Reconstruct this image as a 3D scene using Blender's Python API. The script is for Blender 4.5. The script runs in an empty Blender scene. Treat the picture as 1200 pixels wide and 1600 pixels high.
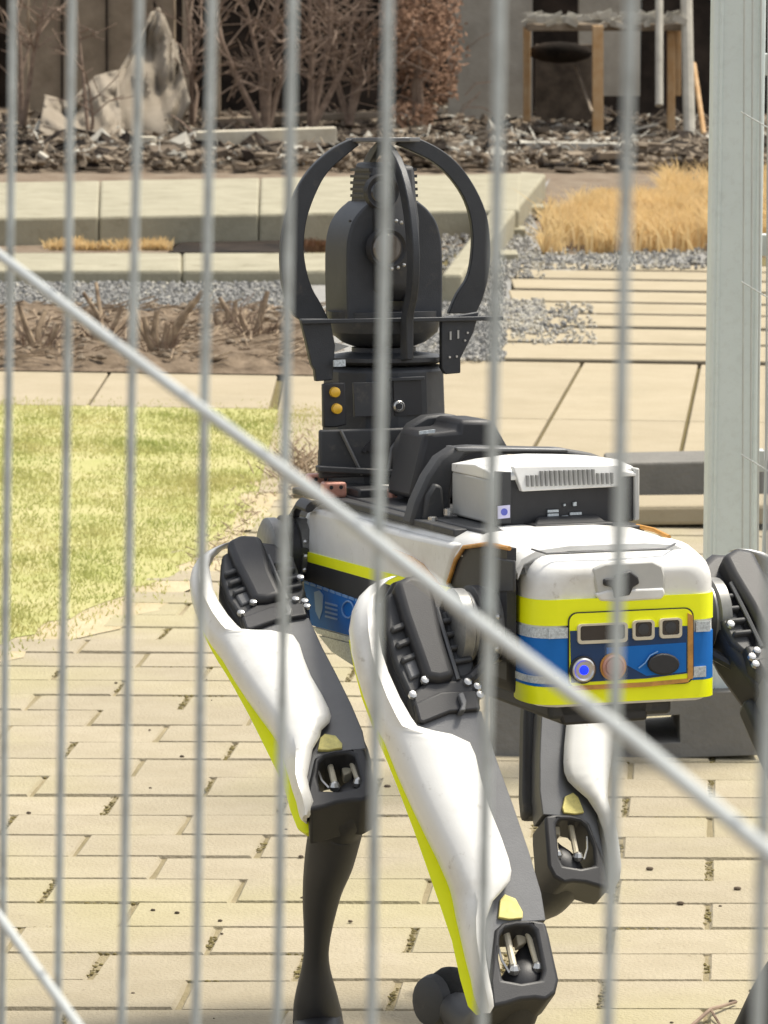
import bpy, bmesh, math, random
from mathutils import Vector as V, Matrix, noise
random.seed(7)
S = bpy.context.scene
COL = S.collection
# ------------------------------------------------------------------ camera, sky, sun, exposure
FPX, CX, CY, EYE = 6000.0, 600.0, 800.0, 1.5
TH = math.atan(900/6000.0); ROLL = math.radians(0.9)
fw = V((0, math.cos(TH), -math.sin(TH)))
r0 = V((1, 0, 0)); u0 = r0.cross(fw)
rt = r0*math.cos(ROLL)+u0*math.sin(ROLL); up = -r0*math.sin(ROLL)+u0*math.cos(ROLL)
CAM = V((0, 0, EYE))
cd = bpy.data.cameras.new('camera'); cam = bpy.data.objects.new('camera', cd); COL.objects.link(cam)
cam.matrix_world = Matrix(((rt.x, up.x, -fw.x, 0), (rt.y, up.y, -fw.y, 0), (rt.z, up.z, -fw.z, EYE), (0, 0, 0, 1)))
cd.sensor_fit = 'HORIZONTAL'; cd.sensor_width = 24; cd.lens = 120; cd.clip_start = 0.05; cd.clip_end = 2000
cd.dof.use_dof = True; cd.dof.focus_distance = 4.75; cd.dof.aperture_fstop = 25
S.camera = cam
w = bpy.data.worlds.new('World'); S.world = w; w.use_nodes = True
SUNV = V((0.40, 0.26, 1.0)).normalized()
sky = w.node_tree.nodes.new('ShaderNodeTexSky'); sky.sky_type = 'NISHITA'; sky.sun_disc = False
sky.sun_elevation = math.asin(SUNV.z); sky.sun_rotation = math.atan2(SUNV.x, SUNV.y)
sky.dust_density = 3.0; sky.air_density = 1.0; sky.ozone_density = 0.6
bg = w.node_tree.nodes['Background']; bg.inputs[1].default_value = 0.135
hsv = w.node_tree.nodes.new('ShaderNodeHueSaturation'); hsv.inputs['Saturation'].default_value = 0.30      # milky, hazy sky
w.node_tree.links.new(sky.outputs[0], hsv.inputs['Color']); w.node_tree.links.new(hsv.outputs[0], bg.inputs[0])
sd = bpy.data.lights.new('sun', 'SUN'); sd.energy = 3.0; sd.angle = math.radians(10); sd.color = (1, 0.93, 0.80)
so = bpy.data.objects.new('sun', sd); COL.objects.link(so); so.rotation_euler = SUNV.to_track_quat('Z', 'Y').to_euler()
S.view_settings.view_transform = 'Standard'; S.view_settings.look = 'None'
S.view_settings.exposure = 0.68; S.view_settings.gamma = 1; S.view_settings.use_curve_mapping = False

# ------------------------------------------------------------------ geometry of the view
def ray(px, py): return fw+rt*((px-CX)/FPX)-up*((py-CY)/FPX)
def P(px, py, Z): return CAM+ray(px, py)*Z
def G(px, py, h=0.0):
    r = ray(px, py); return CAM+r*((h-EYE)/r.z)
def hit(px, py, p0, n):
    r = ray(px, py); return CAM+r*((p0-CAM).dot(n)/r.dot(n))
# robot frame
PHI = math.radians(19); PT = math.radians(3.5)
RF = V((-math.sin(PHI)*math.cos(PT), math.cos(PHI)*math.cos(PT), -math.sin(PT)))
RR = V((math.cos(PHI), math.sin(PHI), 0)); RU = RR.cross(RF)
RO = P(965, 985, 4.6)
AX = (RR, RF, RU)
def W(x, y, z): return RO+RR*x+RF*y+RU*z
def onl(px, py, ax, v): return hit(px, py, RO+AX[ax]*v, AX[ax])          # world point on a robot plane
def loc(px, py, ax, v):
    d = onl(px, py, ax, v)-RO; return (d.dot(RR), d.dot(RF), d.dot(RU))

# ------------------------------------------------------------------ materials
def lin(c):
    return tuple((x/12.92 if x <= 0.04045 else ((x+0.055)/1.055)**2.4) for x in c)
MATS = {}
def mat(name, col, rough=0.6, metal=0.0, var=0.12, scale=20.0, bump=0.0, bscale=200.0, col2=None, coat=0.0, emit=None, rnd=0.0, spec=0.5):
    m = bpy.data.materials.new(name); m.use_nodes = True; nt = m.node_tree; N = nt.nodes; L = nt.links
    b = N['Principled BSDF']; b.inputs['Roughness'].default_value = rough; b.inputs['Metallic'].default_value = metal
    b.inputs['Coat Weight'].default_value = coat; b.inputs['Specular IOR Level'].default_value = spec
    tc = N.new('ShaderNodeTexCoord')
    nz = N.new('ShaderNodeTexNoise'); nz.inputs['Scale'].default_value = scale; nz.inputs['Detail'].default_value = 6; nz.inputs['Roughness'].default_value = 0.65
    L.new(tc.outputs['Object'], nz.inputs['Vector'])
    rp = N.new('ShaderNodeValToRGB'); rp.color_ramp.elements[0].position = 0.3; rp.color_ramp.elements[1].position = 0.7
    lo = tuple(c*(1-var) for c in col)+(1,); hi = (tuple(min(1, c*(1+var)) for c in col) if col2 is None else tuple(col2))+(1,)
    if col2 is not None: lo = tuple(col)+(1,)
    rp.color_ramp.elements[0].color = lo; rp.color_ramp.elements[1].color = hi
    L.new(nz.outputs['Fac'], rp.inputs['Fac'])
    src = rp.outputs['Color']
    if rnd > 0:
        oi = N.new('ShaderNodeObjectInfo'); mr = N.new('ShaderNodeMapRange'); mr.inputs[3].default_value = 1-rnd; mr.inputs[4].default_value = 1+rnd
        L.new(oi.outputs['Random'], mr.inputs[0]); hs = N.new('ShaderNodeHueSaturation'); L.new(mr.outputs[0], hs.inputs['Value']); L.new(src, hs.inputs['Color']); src = hs.outputs['Color']
    L.new(src, b.inputs['Base Color'])
    if bump > 0:
        n2 = N.new('ShaderNodeTexNoise'); n2.inputs['Scale'].default_value = bscale; n2.inputs['Detail'].default_value = 5
        L.new(tc.outputs['Object'], n2.inputs['Vector'])
        bp = N.new('ShaderNodeBump'); bp.inputs['Strength'].default_value = bump; bp.inputs['Distance'].default_value = 0.01
        L.new(n2.outputs['Fac'], bp.inputs['Height']); L.new(bp.outputs[0], b.inputs['Normal'])
    if emit:
        b.inputs['Emission Color'].default_value = tuple(emit[:3])+(1,); b.inputs['Emission Strength'].default_value = emit[3]
    MATS[name] = m; return m
WHITE = mat('white_shell', (0.74, 0.735, 0.70), 0.34, col2=(0.81, 0.81, 0.78), scale=9, bump=0.02, bscale=400)
LGREY = mat('light_grey_shell', (0.50, 0.50, 0.47), 0.45, var=0.05)
GREY = mat('grey_cast_metal', (0.135, 0.137, 0.140), 0.42, 0.3, var=0.12, scale=14, bump=0.05, bscale=500)
DGREY = mat('dark_grey_plastic', (0.044, 0.045, 0.047), 0.55, var=0.15, scale=12, bump=0.06, bscale=700)
BLACK = mat('black_plastic', (0.026, 0.026, 0.028), 0.5, var=0.2, scale=15, bump=0.06, bscale=700)
RUBBER = mat('black_rubber', (0.014, 0.014, 0.013), 0.85, var=0.2, bump=0.15)
MASTM = mat('mast_powder_coat', (0.042, 0.045, 0.050), 0.5, 0.2, var=0.18, scale=18, bump=0.08, bscale=600)
def speckle(m, col, scale, lo, hi, amt, obj=True):
    nt = m.node_tree; N = nt.nodes; L = nt.links; b = N['Principled BSDF']; src = b.inputs['Base Color'].links[0].from_socket
    g = N.new('ShaderNodeNewGeometry'); nz = N.new('ShaderNodeTexNoise'); nz.inputs['Scale'].default_value = scale; nz.inputs['Detail'].default_value = 8; nz.inputs['Roughness'].default_value = .7
    L.new(g.outputs['Position'], nz.inputs['Vector']); mr = N.new('ShaderNodeMapRange'); mr.inputs[1].default_value = lo; mr.inputs[2].default_value = hi; mr.inputs[4].default_value = amt
    L.new(nz.outputs['Fac'], mr.inputs[0]); mx = N.new('ShaderNodeMixRGB'); mx.inputs[2].default_value = tuple(col)+(1,); L.new(mr.outputs[0], mx.inputs[0]); L.new(src, mx.inputs[1]); L.new(mx.outputs[0], b.inputs['Base Color'])
speckle(WHITE, (.30, .26, .19), 55, .60, .72, .5); speckle(WHITE, (.42, .38, .31), 7, .50, .75, .45)
speckle(MASTM, (.16, .14, .11), 40, .58, .75, .35); speckle(DGREY, (.18, .155, .12), 40, .56, .75, .35)
YEL = mat('fluorescent_yellow_tape', (0.93, 0.98, 0.0), 0.5, var=0.03)
YEL2 = mat('yellow_sticker', (0.72, 0.64, 0.22), 0.6, var=0.2, scale=120)
BLUE = mat('blue_tape', (0.012, 0.15, 0.50), 0.6, var=0.08, spec=0.2)
NAVY = mat('navy_window_film', (0.010, 0.045, 0.13), 0.2, var=0.15)
SILV = mat('silver_reflective_tape', (0.55, 0.60, 0.62), 0.4, 0.2, var=0.35, scale=350)
PALE = mat('pale_print', (0.16, 0.32, 0.60), 0.5)
STEEL = mat('bright_steel', (0.62, 0.61, 0.58), 0.28, 0.9, var=0.15, scale=80)
ALU = mat('machined_aluminium', (0.24, 0.24, 0.23), 0.42, 0.4, var=0.2, scale=60)
CREAMR = mat('cream_linkage', (0.62, 0.56, 0.42), 0.45)
ORNG = mat('amber_trim', (0.55, 0.27, 0.06), 0.5, var=0.25, scale=60)
AMB = mat('amber_reflector', (0.85, 0.50, 0.04), 0.25, coat=0.5)
COPR = mat('copper_clamp', (0.55, 0.27, 0.20), 0.4, 0.3, var=0.2, scale=60)
GLASS = mat('dark_lens_glass', (0.02, 0.02, 0.022), 0.06, coat=1.0, var=0.3)
LEDM = mat('blue_led', (0.02, 0.04, 0.8), 0.3, emit=(0.0, 0.02, 1.0, 1.0))
REDB = mat('pink_button', (0.48, 0.24, 0.20), 0.4)
GALV = mat('galvanised_wire', (0.50, 0.545, 0.53), 0.55, 0.1, var=0.18, scale=60, bump=0.1, bscale=900)
GALVL = mat('bright_galvanised_rod', (0.50, 0.52, 0.50), 0.42, 0.2, var=0.10, scale=12)
POSTM = mat('galvanised_post', (0.69, 0.76, 0.75), 0.5, 0.1, var=0.05, scale=5, bump=0.05, bscale=300)
BRICKM = mat('beige_brick', (0.318, 0.274, 0.190), 0.9, col2=(0.37, 0.323, 0.235), scale=9, bump=0.35, bscale=160, rnd=0.07, spec=0.2)
def brick_moss():
    m = BRICKM; nt = m.node_tree; N = nt.nodes; L = nt.links; b = N['Principled BSDF']
    src = b.inputs['Base Color'].links[0].from_socket
    g = N.new('ShaderNodeNewGeometry'); nz = N.new('ShaderNodeTexNoise'); nz.inputs['Scale'].default_value = 1.6; nz.inputs['Detail'].default_value = 7
    L.new(g.outputs['Position'], nz.inputs['Vector'])
    mr = N.new('ShaderNodeMapRange'); mr.inputs[1].default_value = 0.46; mr.inputs[2].default_value = 0.70; mr.inputs[4].default_value = 0.5; L.new(nz.outputs['Fac'], mr.inputs[0])
    mx = N.new('ShaderNodeMixRGB'); mx.inputs[2].default_value = (0.38, 0.35, 0.17, 1); L.new(mr.outputs[0], mx.inputs[0]); L.new(src, mx.inputs[1]); L.new(mx.outputs[0], b.inputs['Base Color'])
brick_moss()
BR_SPECK = True
SANDJ = mat('joint_sand', (0.33, 0.28, 0.18), 0.95, col2=(0.19, 0.16, 0.09), scale=6, bump=0.5, bscale=250, spec=0.1)
SLABM = mat('concrete_slab', (0.325, 0.275, 0.185), 0.9, col2=(0.375, 0.32, 0.225), scale=4, bump=0.2, bscale=90, rnd=0.05, spec=0.2)
CONC = mat('weathered_concrete', (0.27, 0.25, 0.18), 0.9, col2=(0.35, 0.325, 0.24), scale=5, bump=0.3, bscale=60, spec=0.2)
CONCG = mat('grey_concrete', (0.16, 0.155, 0.14), 0.9, col2=(0.21, 0.20, 0.18), scale=8, bump=0.3, bscale=80, spec=0.2)
SOIL = mat('brown_soil', (0.085, 0.062, 0.042), 0.95, col2=(0.24, 0.185, 0.13), scale=14, bump=0.8, bscale=60, spec=0.1)
DIRT = mat('dark_dirt', (0.14, 0.10, 0.07), 0.95, col2=(0.24, 0.20, 0.15), scale=6, bump=0.8, bscale=40, spec=0.1)
LAWNB = mat('lawn_base', (0.33, 0.34, 0.12), 0.95, col2=(0.45, 0.41, 0.21), scale=5, bump=0.5, bscale=120, spec=0.1)
GRAV = mat('grey_gravel', (0.19, 0.19, 0.18), 0.9, col2=(0.33, 0.32, 0.30), scale=30, bump=0.6, bscale=90, spec=0.2)
CHAR = mat('charred_wall', (0.009, 0.008, 0.007), 0.9, col2=(0.05, 0.038, 0.03), scale=3, bump=0.4, bscale=30, spec=0.1)
WALLG = mat('sooty_render', (0.26, 0.235, 0.19), 0.9, col2=(0.42, 0.385, 0.32), scale=2.2, bump=0.3, bscale=30, spec=0.1)
TARP = mat('brown_tarp', (0.20, 0.155, 0.105), 0.8, col2=(0.32, 0.255, 0.18), scale=5, bump=0.4, bscale=20, spec=0.2)
TARPL = mat('pale_tarp', (0.30, 0.26, 0.205), 0.85, col2=(0.22, 0.185, 0.14), scale=2.5, bump=0.4, bscale=20, spec=0.2)
WOODO = mat('orange_timber', (0.40, 0.22, 0.08), 0.8, col2=(0.52, 0.36, 0.20), scale=8, bump=0.2)
WOODP = mat('pale_timber', (0.45, 0.40, 0.30), 0.8, col2=(0.60, 0.55, 0.44), scale=8, bump=0.2)
TWIG = mat('brown_twig', (0.13, 0.085, 0.06), 0.9, col2=(0.30, 0.22, 0.16), scale=20)
STEMM = mat('cut_stem', (0.12, 0.08, 0.05), 0.9, col2=(0.42, 0.32, 0.21), scale=25)
RUST = mat('rust_brown_leaves', (0.15, 0.075, 0.04), 0.9, col2=(0.30, 0.18, 0.11), scale=6)
STRAW = mat('dry_straw', (0.58, 0.41, 0.18), 0.9, col2=(0.78, 0.61, 0.35), scale=7, spec=0.2)
def grass_mat():
    m = mat('grass_blades', (0.33, 0.37, 0.11), 0.85, col2=(0.54, 0.49, 0.22), scale=2.6, spec=0.2); return m
GRASS = grass_mat()
def translucent(m, k):                                # thin leaves let light through
    nt = m.node_tree; b = nt.nodes['Principled BSDF']; t = nt.nodes.new('ShaderNodeBsdfTranslucent'); x = nt.nodes.new('ShaderNodeMixShader'); x.inputs[0].default_value = k
    nt.links.new(b.inputs['Base Color'].links[0].from_socket, t.inputs['Color']); nt.links.new(b.outputs[0], x.inputs[1]); nt.links.new(t.outputs[0], x.inputs[2])
    nt.links.new(x.outputs[0], nt.nodes['Material Output'].inputs['Surface'])
translucent(GRASS, .55); translucent(STRAW, .35)
DEBD = mat('dark_debris', (0.045, 0.035, 0.027), 0.9, col2=(0.17, 0.135, 0.10), scale=5, spec=0.1)
DEBM = mat('mid_debris', (0.15, 0.115, 0.08), 0.9, col2=(0.30, 0.25, 0.19), scale=7, spec=0.1)
DEBL = mat('pale_debris', (0.35, 0.33, 0.28), 0.9, col2=(0.52, 0.49, 0.42), scale=7, spec=0.1)

speckle(BRICKM, (.17, .14, .10), 70, .60, .70, .55); speckle(BRICKM, (.24, .20, .14), 3.2, .55, .75, .2)
speckle(SLABM, (.20, .17, .12), 30, .60, .72, .5); speckle(SLABM, (.24, .21, .14), 2.2, .52, .75, .4)
speckle(CONC, (.16, .14, .09), 9, .54, .72, .6); speckle(GALV, (.25, .26, .24), 50, .5, .65, .5); speckle(POSTM, (.50, .53, .50), 60, .5, .7, .3)
# ------------------------------------------------------------------ mesh building
MW = {}
def tag(o, label=None, cat=None, group=None, kind=None):
    if label: o['label'] = label
    if cat: o['category'] = cat
    if group: o['group'] = group
    if kind: o['kind'] = kind
    return o
def empty(name, p, rz, label, cat, group=None):
    o = bpy.data.objects.new(name, None); COL.objects.link(o); o.location = p; o.rotation_euler = (0, 0, rz); o.empty_display_size = 0.1
    MW[o] = Matrix.Translation(p) @ Matrix.Rotation(rz, 4, 'Z'); return tag(o, label, cat, group)
class MB:
    def __init__(s): s.v = []; s.f = []
    def add(s, vs, fs):
        k = len(s.v); s.v += [V(p) for p in vs]; s.f += [tuple(i+k for i in f) for f in fs]; return s
    def box(s, c, h, axes=(V((1, 0, 0)), V((0, 1, 0)), V((0, 0, 1)))):
        c = V(c); a, b, d = axes
        vs = [c+a*(h[0]*i)+b*(h[1]*j)+d*(h[2]*k) for k in (-1, 1) for j in (-1, 1) for i in (-1, 1)]
        return s.add(vs, [(0, 2, 3, 1), (4, 5, 7, 6), (0, 1, 5, 4), (2, 6, 7, 3), (0, 4, 6, 2), (1, 3, 7, 5)])
    def rbox(s, x0, x1, y0, y1, z0, z1):                 # box in robot axes
        return s.box(W((x0+x1)/2, (y0+y1)/2, (z0+z1)/2), (abs(x1-x0)/2, abs(y1-y0)/2, abs(z1-z0)/2), AX)
    def prism(s, pts, d):                                # polygon extruded by vector d
        pts = [V(p) for p in pts]; n = len(pts); d = V(d)
        return s.add(pts+[p+d for p in pts], [tuple(range(n)), tuple(range(2*n-1, n-1, -1))]+[(i, i+n, (i+1) % n+n, (i+1) % n) for i in range(n)])
    def tube(s, path, rad, n=10, caps=True, flat=1.0):
        path = [V(p) for p in path]; m = len(path)
        if not hasattr(rad, '__len__'): rad = [rad]*m
        t0 = (path[1]-path[0]).normalized(); a = t0.orthogonal().normalized(); vs = []
        for i, p in enumerate(path):
            t = (path[min(i+1, m-1)]-path[max(i-1, 0)]).normalized()
            a = (a-t*a.dot(t)).normalized(); b = t.cross(a)
            for k in range(n):
                q = 2*math.pi*k/n; vs.append(p+a*(rad[i]*math.cos(q))+b*(rad[i]*flat*math.sin(q)))
        fs = [(i*n+k, i*n+(k+1) % n, (i+1)*n+(k+1) % n, (i+1)*n+k) for i in range(m-1) for k in range(n)]
        if caps: fs += [tuple(range(n-1, -1, -1)), tuple((m-1)*n+k for k in range(n))]
        return s.add(vs, fs)
    def lathe(s, c, axis, prof, n=28, ref=None):         # prof: (distance along axis, radius)
        c = V(c); axis = V(axis).normalized(); a = (ref-axis*ref.dot(axis)).normalized() if ref else axis.orthogonal().normalized(); b = axis.cross(a); vs = []
        for (h, r) in prof:
            for k in range(n):
                q = 2*math.pi*k/n; vs.append(c+axis*h+a*(r*math.cos(q))+b*(r*math.sin(q)))
        m = len(prof); fs = [(i*n+k, i*n+(k+1) % n, (i+1)*n+(k+1) % n, (i+1)*n+k) for i in range(m-1) for k in range(n)]
        fs += [tuple(range(n-1, -1, -1)), tuple((m-1)*n+k for k in range(n))]
        return s.add(vs, fs)
    def ball(s, c, r, n=8, sc=(1, 1, 1), axes=(V((1, 0, 0)), V((0, 1, 0)), V((0, 0, 1)))):
        c = V(c); m = max(4, n//2); prof = []; vs = []
        for i in range(m+1):
            q = math.pi*i/m
            for k in range(n):
                w_ = 2*math.pi*k/n
                vs.append(c+axes[0]*(r*sc[0]*math.sin(q)*math.cos(w_))+axes[1]*(r*sc[1]*math.sin(q)*math.sin(w_))+axes[2]*(r*sc[2]*math.cos(q)))
        return s.add(vs, [(i*n+k, (i+1)*n+k, (i+1)*n+(k+1) % n, i*n+(k+1) % n) for i in range(m) for k in range(n)])
    def rings(s, rs, closed=True, caps=True):
        n = len(rs[0]); m = len(rs); vs = [p for r in rs for p in r]
        K = n if closed else n-1
        fs = [(i*n+k, i*n+(k+1) % n, (i+1)*n+(k+1) % n, (i+1)*n+k) for i in range(m-1) for k in range(K)]
        if caps and closed: fs += [tuple(range(n-1, -1, -1)), tuple((m-1)*n+k for k in range(n))]
        return s.add(vs, fs)
    def holed(s, outer, inner, d):                       # prism with one hole
        bm = bmesh.new(); d = V(d)
        def loop(pts):
            vv = [bm.verts.new(p) for p in pts]; return vv, [bm.edges.new((vv[i], vv[(i+1) % len(vv)])) for i in range(len(vv))]
        _, e1 = loop(outer); _, e2 = loop(inner)
        r = bmesh.ops.triangle_fill(bm, edges=e1+e2, use_beauty=True)
        fc = [g for g in r['geom'] if isinstance(g, bmesh.types.BMFace)]
        ex = bmesh.ops.extrude_face_region(bm, geom=fc)
        for g in ex['geom']:
            if isinstance(g, bmesh.types.BMVert): g.co += d
        bmesh.ops.recalc_face_normals(bm, faces=bm.faces)
        bm.verts.index_update()
        s.add([v_.co.copy() for v_ in bm.verts], [tuple(v_.index for v_ in f_.verts) for f_ in bm.faces]); bm.free(); return s
    def build(s, name, m, parent=None, bevel=0, seg=2, smooth=True, ang=35, sub=0, label=None, recalc=True):
        me = bpy.data.meshes.new(name); inv = MW[parent].inverted() if parent else Matrix()
        me.from_pydata([inv @ p for p in s.v], [], s.f); me.materials.append(m)
        if recalc:
            bm = bmesh.new(); bm.from_mesh(me); bmesh.ops.recalc_face_normals(bm, faces=bm.faces); bm.to_mesh(me); bm.free()
        if smooth:
            me.polygons.foreach_set('use_smooth', [True]*len(me.polygons))
            if not sub: me.set_sharp_from_angle(angle=math.radians(ang))
        o = bpy.data.objects.new(name, me); COL.objects.link(o)
        if parent: o.parent = parent; MW[o] = MW[parent]
        else: MW[o] = Matrix()
        if bevel:
            b = o.modifiers.new('bevel', 'BEVEL'); b.width = bevel; b.segments = seg; b.limit_method = 'ANGLE'; b.angle_limit = math.radians(40)
        if sub:
            b = o.modifiers.new('sub', 'SUBSURF'); b.levels = sub; b.render_levels = sub
        if label: o['label'] = label
        return o

# ------------------------------------------------------------------ the setting: ground
Z0 = V((0, 0, 1))
g = MB(); N_ = 40
xs = [-300, -60, -15]+[-6+i*0.5 for i in range(25)]+[15, 60, 300]; ys = [-60, -10, 0]+[3+i*1.0 for i in range(32)]+[60, 120, 400]
vs = [(x, y, -0.03) for y in ys for x in xs]; nx = len(xs)
g.add(vs, [(j*nx+i, j*nx+i+1, (j+1)*nx+i+1, (j+1)*nx+i) for j in range(len(ys)-1) for i in range(nx-1)])
tag(g.build('ground', DIRT, smooth=False, recalc=False), kind='structure')

# brick pavement: bed + bricks
xs2 = [-4]+[-1.5+.03*i for i in range(101)]+[4]; ys2 = [2.5]+[4.7+.03*i for i in range(185)]+[10.25]
pb = MB().add([(x, y, -.0045+.0022*noise.noise(V((x*7, y*9, 3)))+.0010*noise.noise(V((x*31, y*31, 9)))) for y in ys2 for x in xs2], [(j*len(xs2)+i, j*len(xs2)+i+1, (j+1)*len(xs2)+i+1, (j+1)*len(xs2)+i) for j in range(len(ys2)-1) for i in range(len(xs2)-1)])
pave = tag(pb.build('pavement', SANDJ, smooth=False, recalc=False), kind='structure')
CA = math.radians(5.0); RA = math.radians(3.0)
cdir = V((math.sin(CA), math.cos(CA), 0)); rdir = V((math.cos(RA), math.sin(RA), 0))
BW, BL = 0.152, 0.300
bmeshes = []
for q in range(6):
    bm = bmesh.new(); gx = 0.0045; a = rdir*(BL/2-gx/2-0.001*random.random()); b = cdir*(BW/2-0.0022)
    base = [-a-b, a-b, a+b, -a+b]; base = [p+V((random.uniform(-.0015, .0015), random.uniform(-.0015, .0015), 0)) for p in base]
    lo = [bm.verts.new(p+V((0, 0, -0.05))) for p in base]; mid = [bm.verts.new(p+V((0, 0, -0.006))) for p in base]
    top = [bm.verts.new(p*0.965+p.normalized()*0.0+V((0, 0, random.uniform(-.0008, .0008)))) for p in base]
    for i in range(4):
        j = (i+1) % 4; bm.faces.new((lo[i], lo[j], mid[j], mid[i])); bm.faces.new((mid[i], mid[j], top[j], top[i]))
    bm.faces.new(top); me = bpy.data.meshes.new('brick'); bm.to_mesh(me); bm.free(); me.materials.append(BRICKM); bmeshes.append(me)
def in_poly(p, poly):
    c = False; n = len(poly)
    for i in range(n):
        a, b = poly[i], poly[(i+1) % n]
        if (a[1] > p[1]) != (b[1] > p[1]) and p[0] < (b[0]-a[0])*(p[1]-a[1])/(b[1]-a[1])+a[0]: c = not c
    return c
gp = lambda *a: [tuple(G(x, y)[:2]) for x, y in a]
lawn_poly = gp((495, 641), (488, 690), (440, 728), (395, 765), (345, 830), (290, 885), (190, 935), (90, 975), (0, 1006), (-350, 1100))+[(-6, 9.5), (-6, 12.3)]
def jag(poly, step, amp, keep=2):
    out = []
    for i in range(len(poly)):
        a, b = poly[i], poly[(i+1) % len(poly)]; n = max(1, int(math.hypot(b[0]-a[0], b[1]-a[1])/step))
        for k in range(n):
            t = k/n; x = a[0]+(b[0]-a[0])*t; y = a[1]+(b[1]-a[1])*t; out.append((x+amp*noise.noise(V((x*9, y*9, 0))), y+amp*noise.noise(V((x*9, y*9, 7)))))
    return out
cells = []
o0 = G(600, 1600)
for j in range(-3, 34):
    for i in range(-8, 8):
        c = V((o0.x, o0.y, 0))+cdir*(j*BW)+rdir*((i+(0.5 if j % 2 else 0))*BL)
        if c.y > 10.15: continue
        if abs(c.x-0.01) > c.y*0.1+0.22: continue
        if in_poly((c.x, c.y), lawn_poly): continue
        cells.append(c)
cells.sort(key=lambda c: c.y); cells = cells[:298]
print('bricks', len(cells), cells[-1].y)
for k, c in enumerate(cells):
    o = bpy.data.objects.new('brick', random.choice(bmeshes)); COL.objects.link(o); o.parent = pave
    o.location = (c.x, c.y, random.uniform(-.0018, .0018)); o.rotation_euler = (random.uniform(-.003, .003), random.uniform(-.003, .003), random.uniform(-.006, .006)+(math.pi if random.random() < .5 else 0))
# moss tufts and crumbs in the cross joints
ms = MB(); cr = MB()
MOSS = mat('joint_moss', (0.085, 0.068, 0.03), 0.95, col2=(0.25, 0.21, 0.09), scale=40, spec=0.1)
for c in cells:
    if random.random() < 0.6:
        e = c+rdir*(BL/2); t = random.choice((1, 1, .6, .4)); n = int(26*t)+4
        for q in range(n):
            p = e+cdir*((random.random()-.5)*BW*t)+rdir*random.gauss(0, .0035)
            ms.ball(V((p.x, p.y, -0.002)), random.uniform(.0014, .0032), 5, (1.2, 1, .5))
    if random.random() < 0.4:
        e = c-cdir*(BW/2)
        s_ = random.uniform(-.4, .1)*BL; l_ = random.uniform(.1, .5)*BL
        for q in range(int(l_/.012)):
            p = e+rdir*(s_+q*.012); ms.ball(V((p.x, p.y, -0.003)), random.uniform(.002, .0045), 5, (1.4, .8, .8))
tag(ms.build('joint_moss', MOSS, pave, smooth=False, recalc=False), kind='stuff')
for q in range(40):
    p = G(random.uniform(-50, 1250), random.uniform(1010, 1600))
    if in_poly((p.x, p.y), lawn_poly): continue
    cr.ball(p+V((0, 0, .002)), random.uniform(.0012, .0035), 5, (1.5, 1, .8))
for (x, y) in ((1063, 1414), (1152, 1391), (1015, 1360), (605, 1231), (1145, 1568)):
    cr.ball(G(x, y)+V((0, 0, .003)), 0.0052, 7, (1.3, .9, .6))
tag(cr.build('pavement_crumbs', DEBD, smooth=False, recalc=False), kind='stuff')
twg = MB(); twg.tube([G(1075, 1612)+Z0*.004, G(1110, 1590)+Z0*.012, G(1150, 1572)+Z0*.006], [.003, .003, .002], 6); twg.tube([G(1110, 1590)+Z0*.012, G(1125, 1606)+Z0*.004], .002, 5)
tag(twg.build('fallen_twig', TWIG), 'thin dark twig lying on the bricks at the bottom right', 'twig')

# lawn
lb = MB(); lp = [(x, y, 0.002) for x, y in jag(lawn_poly, .06, .07)]; lb.add(lp, [tuple(range(len(lp)))])
tag(lb.build('lawn', LAWNB, smooth=False), kind='structure')
gb = MB(); fs = 0; vs = []; ff = []
while fs < 60000:
    y = random.uniform(7.7, 12.45); x = random.uniform(-1.75, 0.1)
    if not in_poly((x+random.gauss(0, .06), y+random.gauss(0, .09)), lawn_poly) : continue
    d = noise.noise(V((x*3, y*3, 0)))+noise.noise(V((x*9, y*6, 5)))*.6
    if random.random() > 0.62+d*0.6: continue
    h = random.uniform(.004, .012)*(1+max(0, d)*.8); a = random.uniform(0, 6.28); wd = .0022; lx = random.uniform(-.008, .008)
    k = len(vs); vs += [V((x-wd*math.cos(a), y-wd*math.sin(a), .001)), V((x+wd*math.cos(a), y+wd*math.sin(a), .001)), V((x+lx, y+random.uniform(-.008, .008), .002+h))]
    ff.append((k, k+1, k+2)); fs += 1
gb.add(vs, ff); tag(gb.build('lawn_grass', GRASS, smooth=False, recalc=False), kind='stuff')
# verge of sandy soil between lawn and bricks
vg = MB()
vpts = gp((500, 640), (530, 700), (470, 760), (420, 800), (360, 880), (280, 935), (150, 990), (0, 1035), (-350, 1130), (-350, 1090))+[]
vp2 = jag(vpts, .06, .06); vg.add([(x, y, 0.0005) for x, y in vp2], [tuple(range(len(vp2)))])
VERGE = mat('sandy_verge', (0.40, 0.33, 0.20), 0.95, col2=(0.50, 0.43, 0.29), scale=8, bump=0.5, bscale=120, spec=0.1)
tag(vg.build('sandy_verge', VERGE, smooth=False), kind='structure')
vc = MB()
for q in range(160):
    t = random.random(); px = 500-190*t+random.gauss(0, 16); py = 660+225*t+random.gauss(0, 9); p = G(px, py); a = random.uniform(0, 3.1)
    vc.tube([p+Z0*.003, p+V((math.cos(a), math.sin(a), random.uniform(0, .5)))*random.uniform(.008, .03)+Z0*.003], .0013, 4)
for q in range(260):
    p = G(random.gauss(468, 18), random.gauss(738, 16)); d = V((random.uniform(-1, 1), random.uniform(-1, 1), random.uniform(0.1, .8)))*.05
    vc.tube([p, p+d], .0018, 4)
tag(vc.build('verge_litter', STEMM, smooth=False, recalc=False), kind='stuff')

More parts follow.
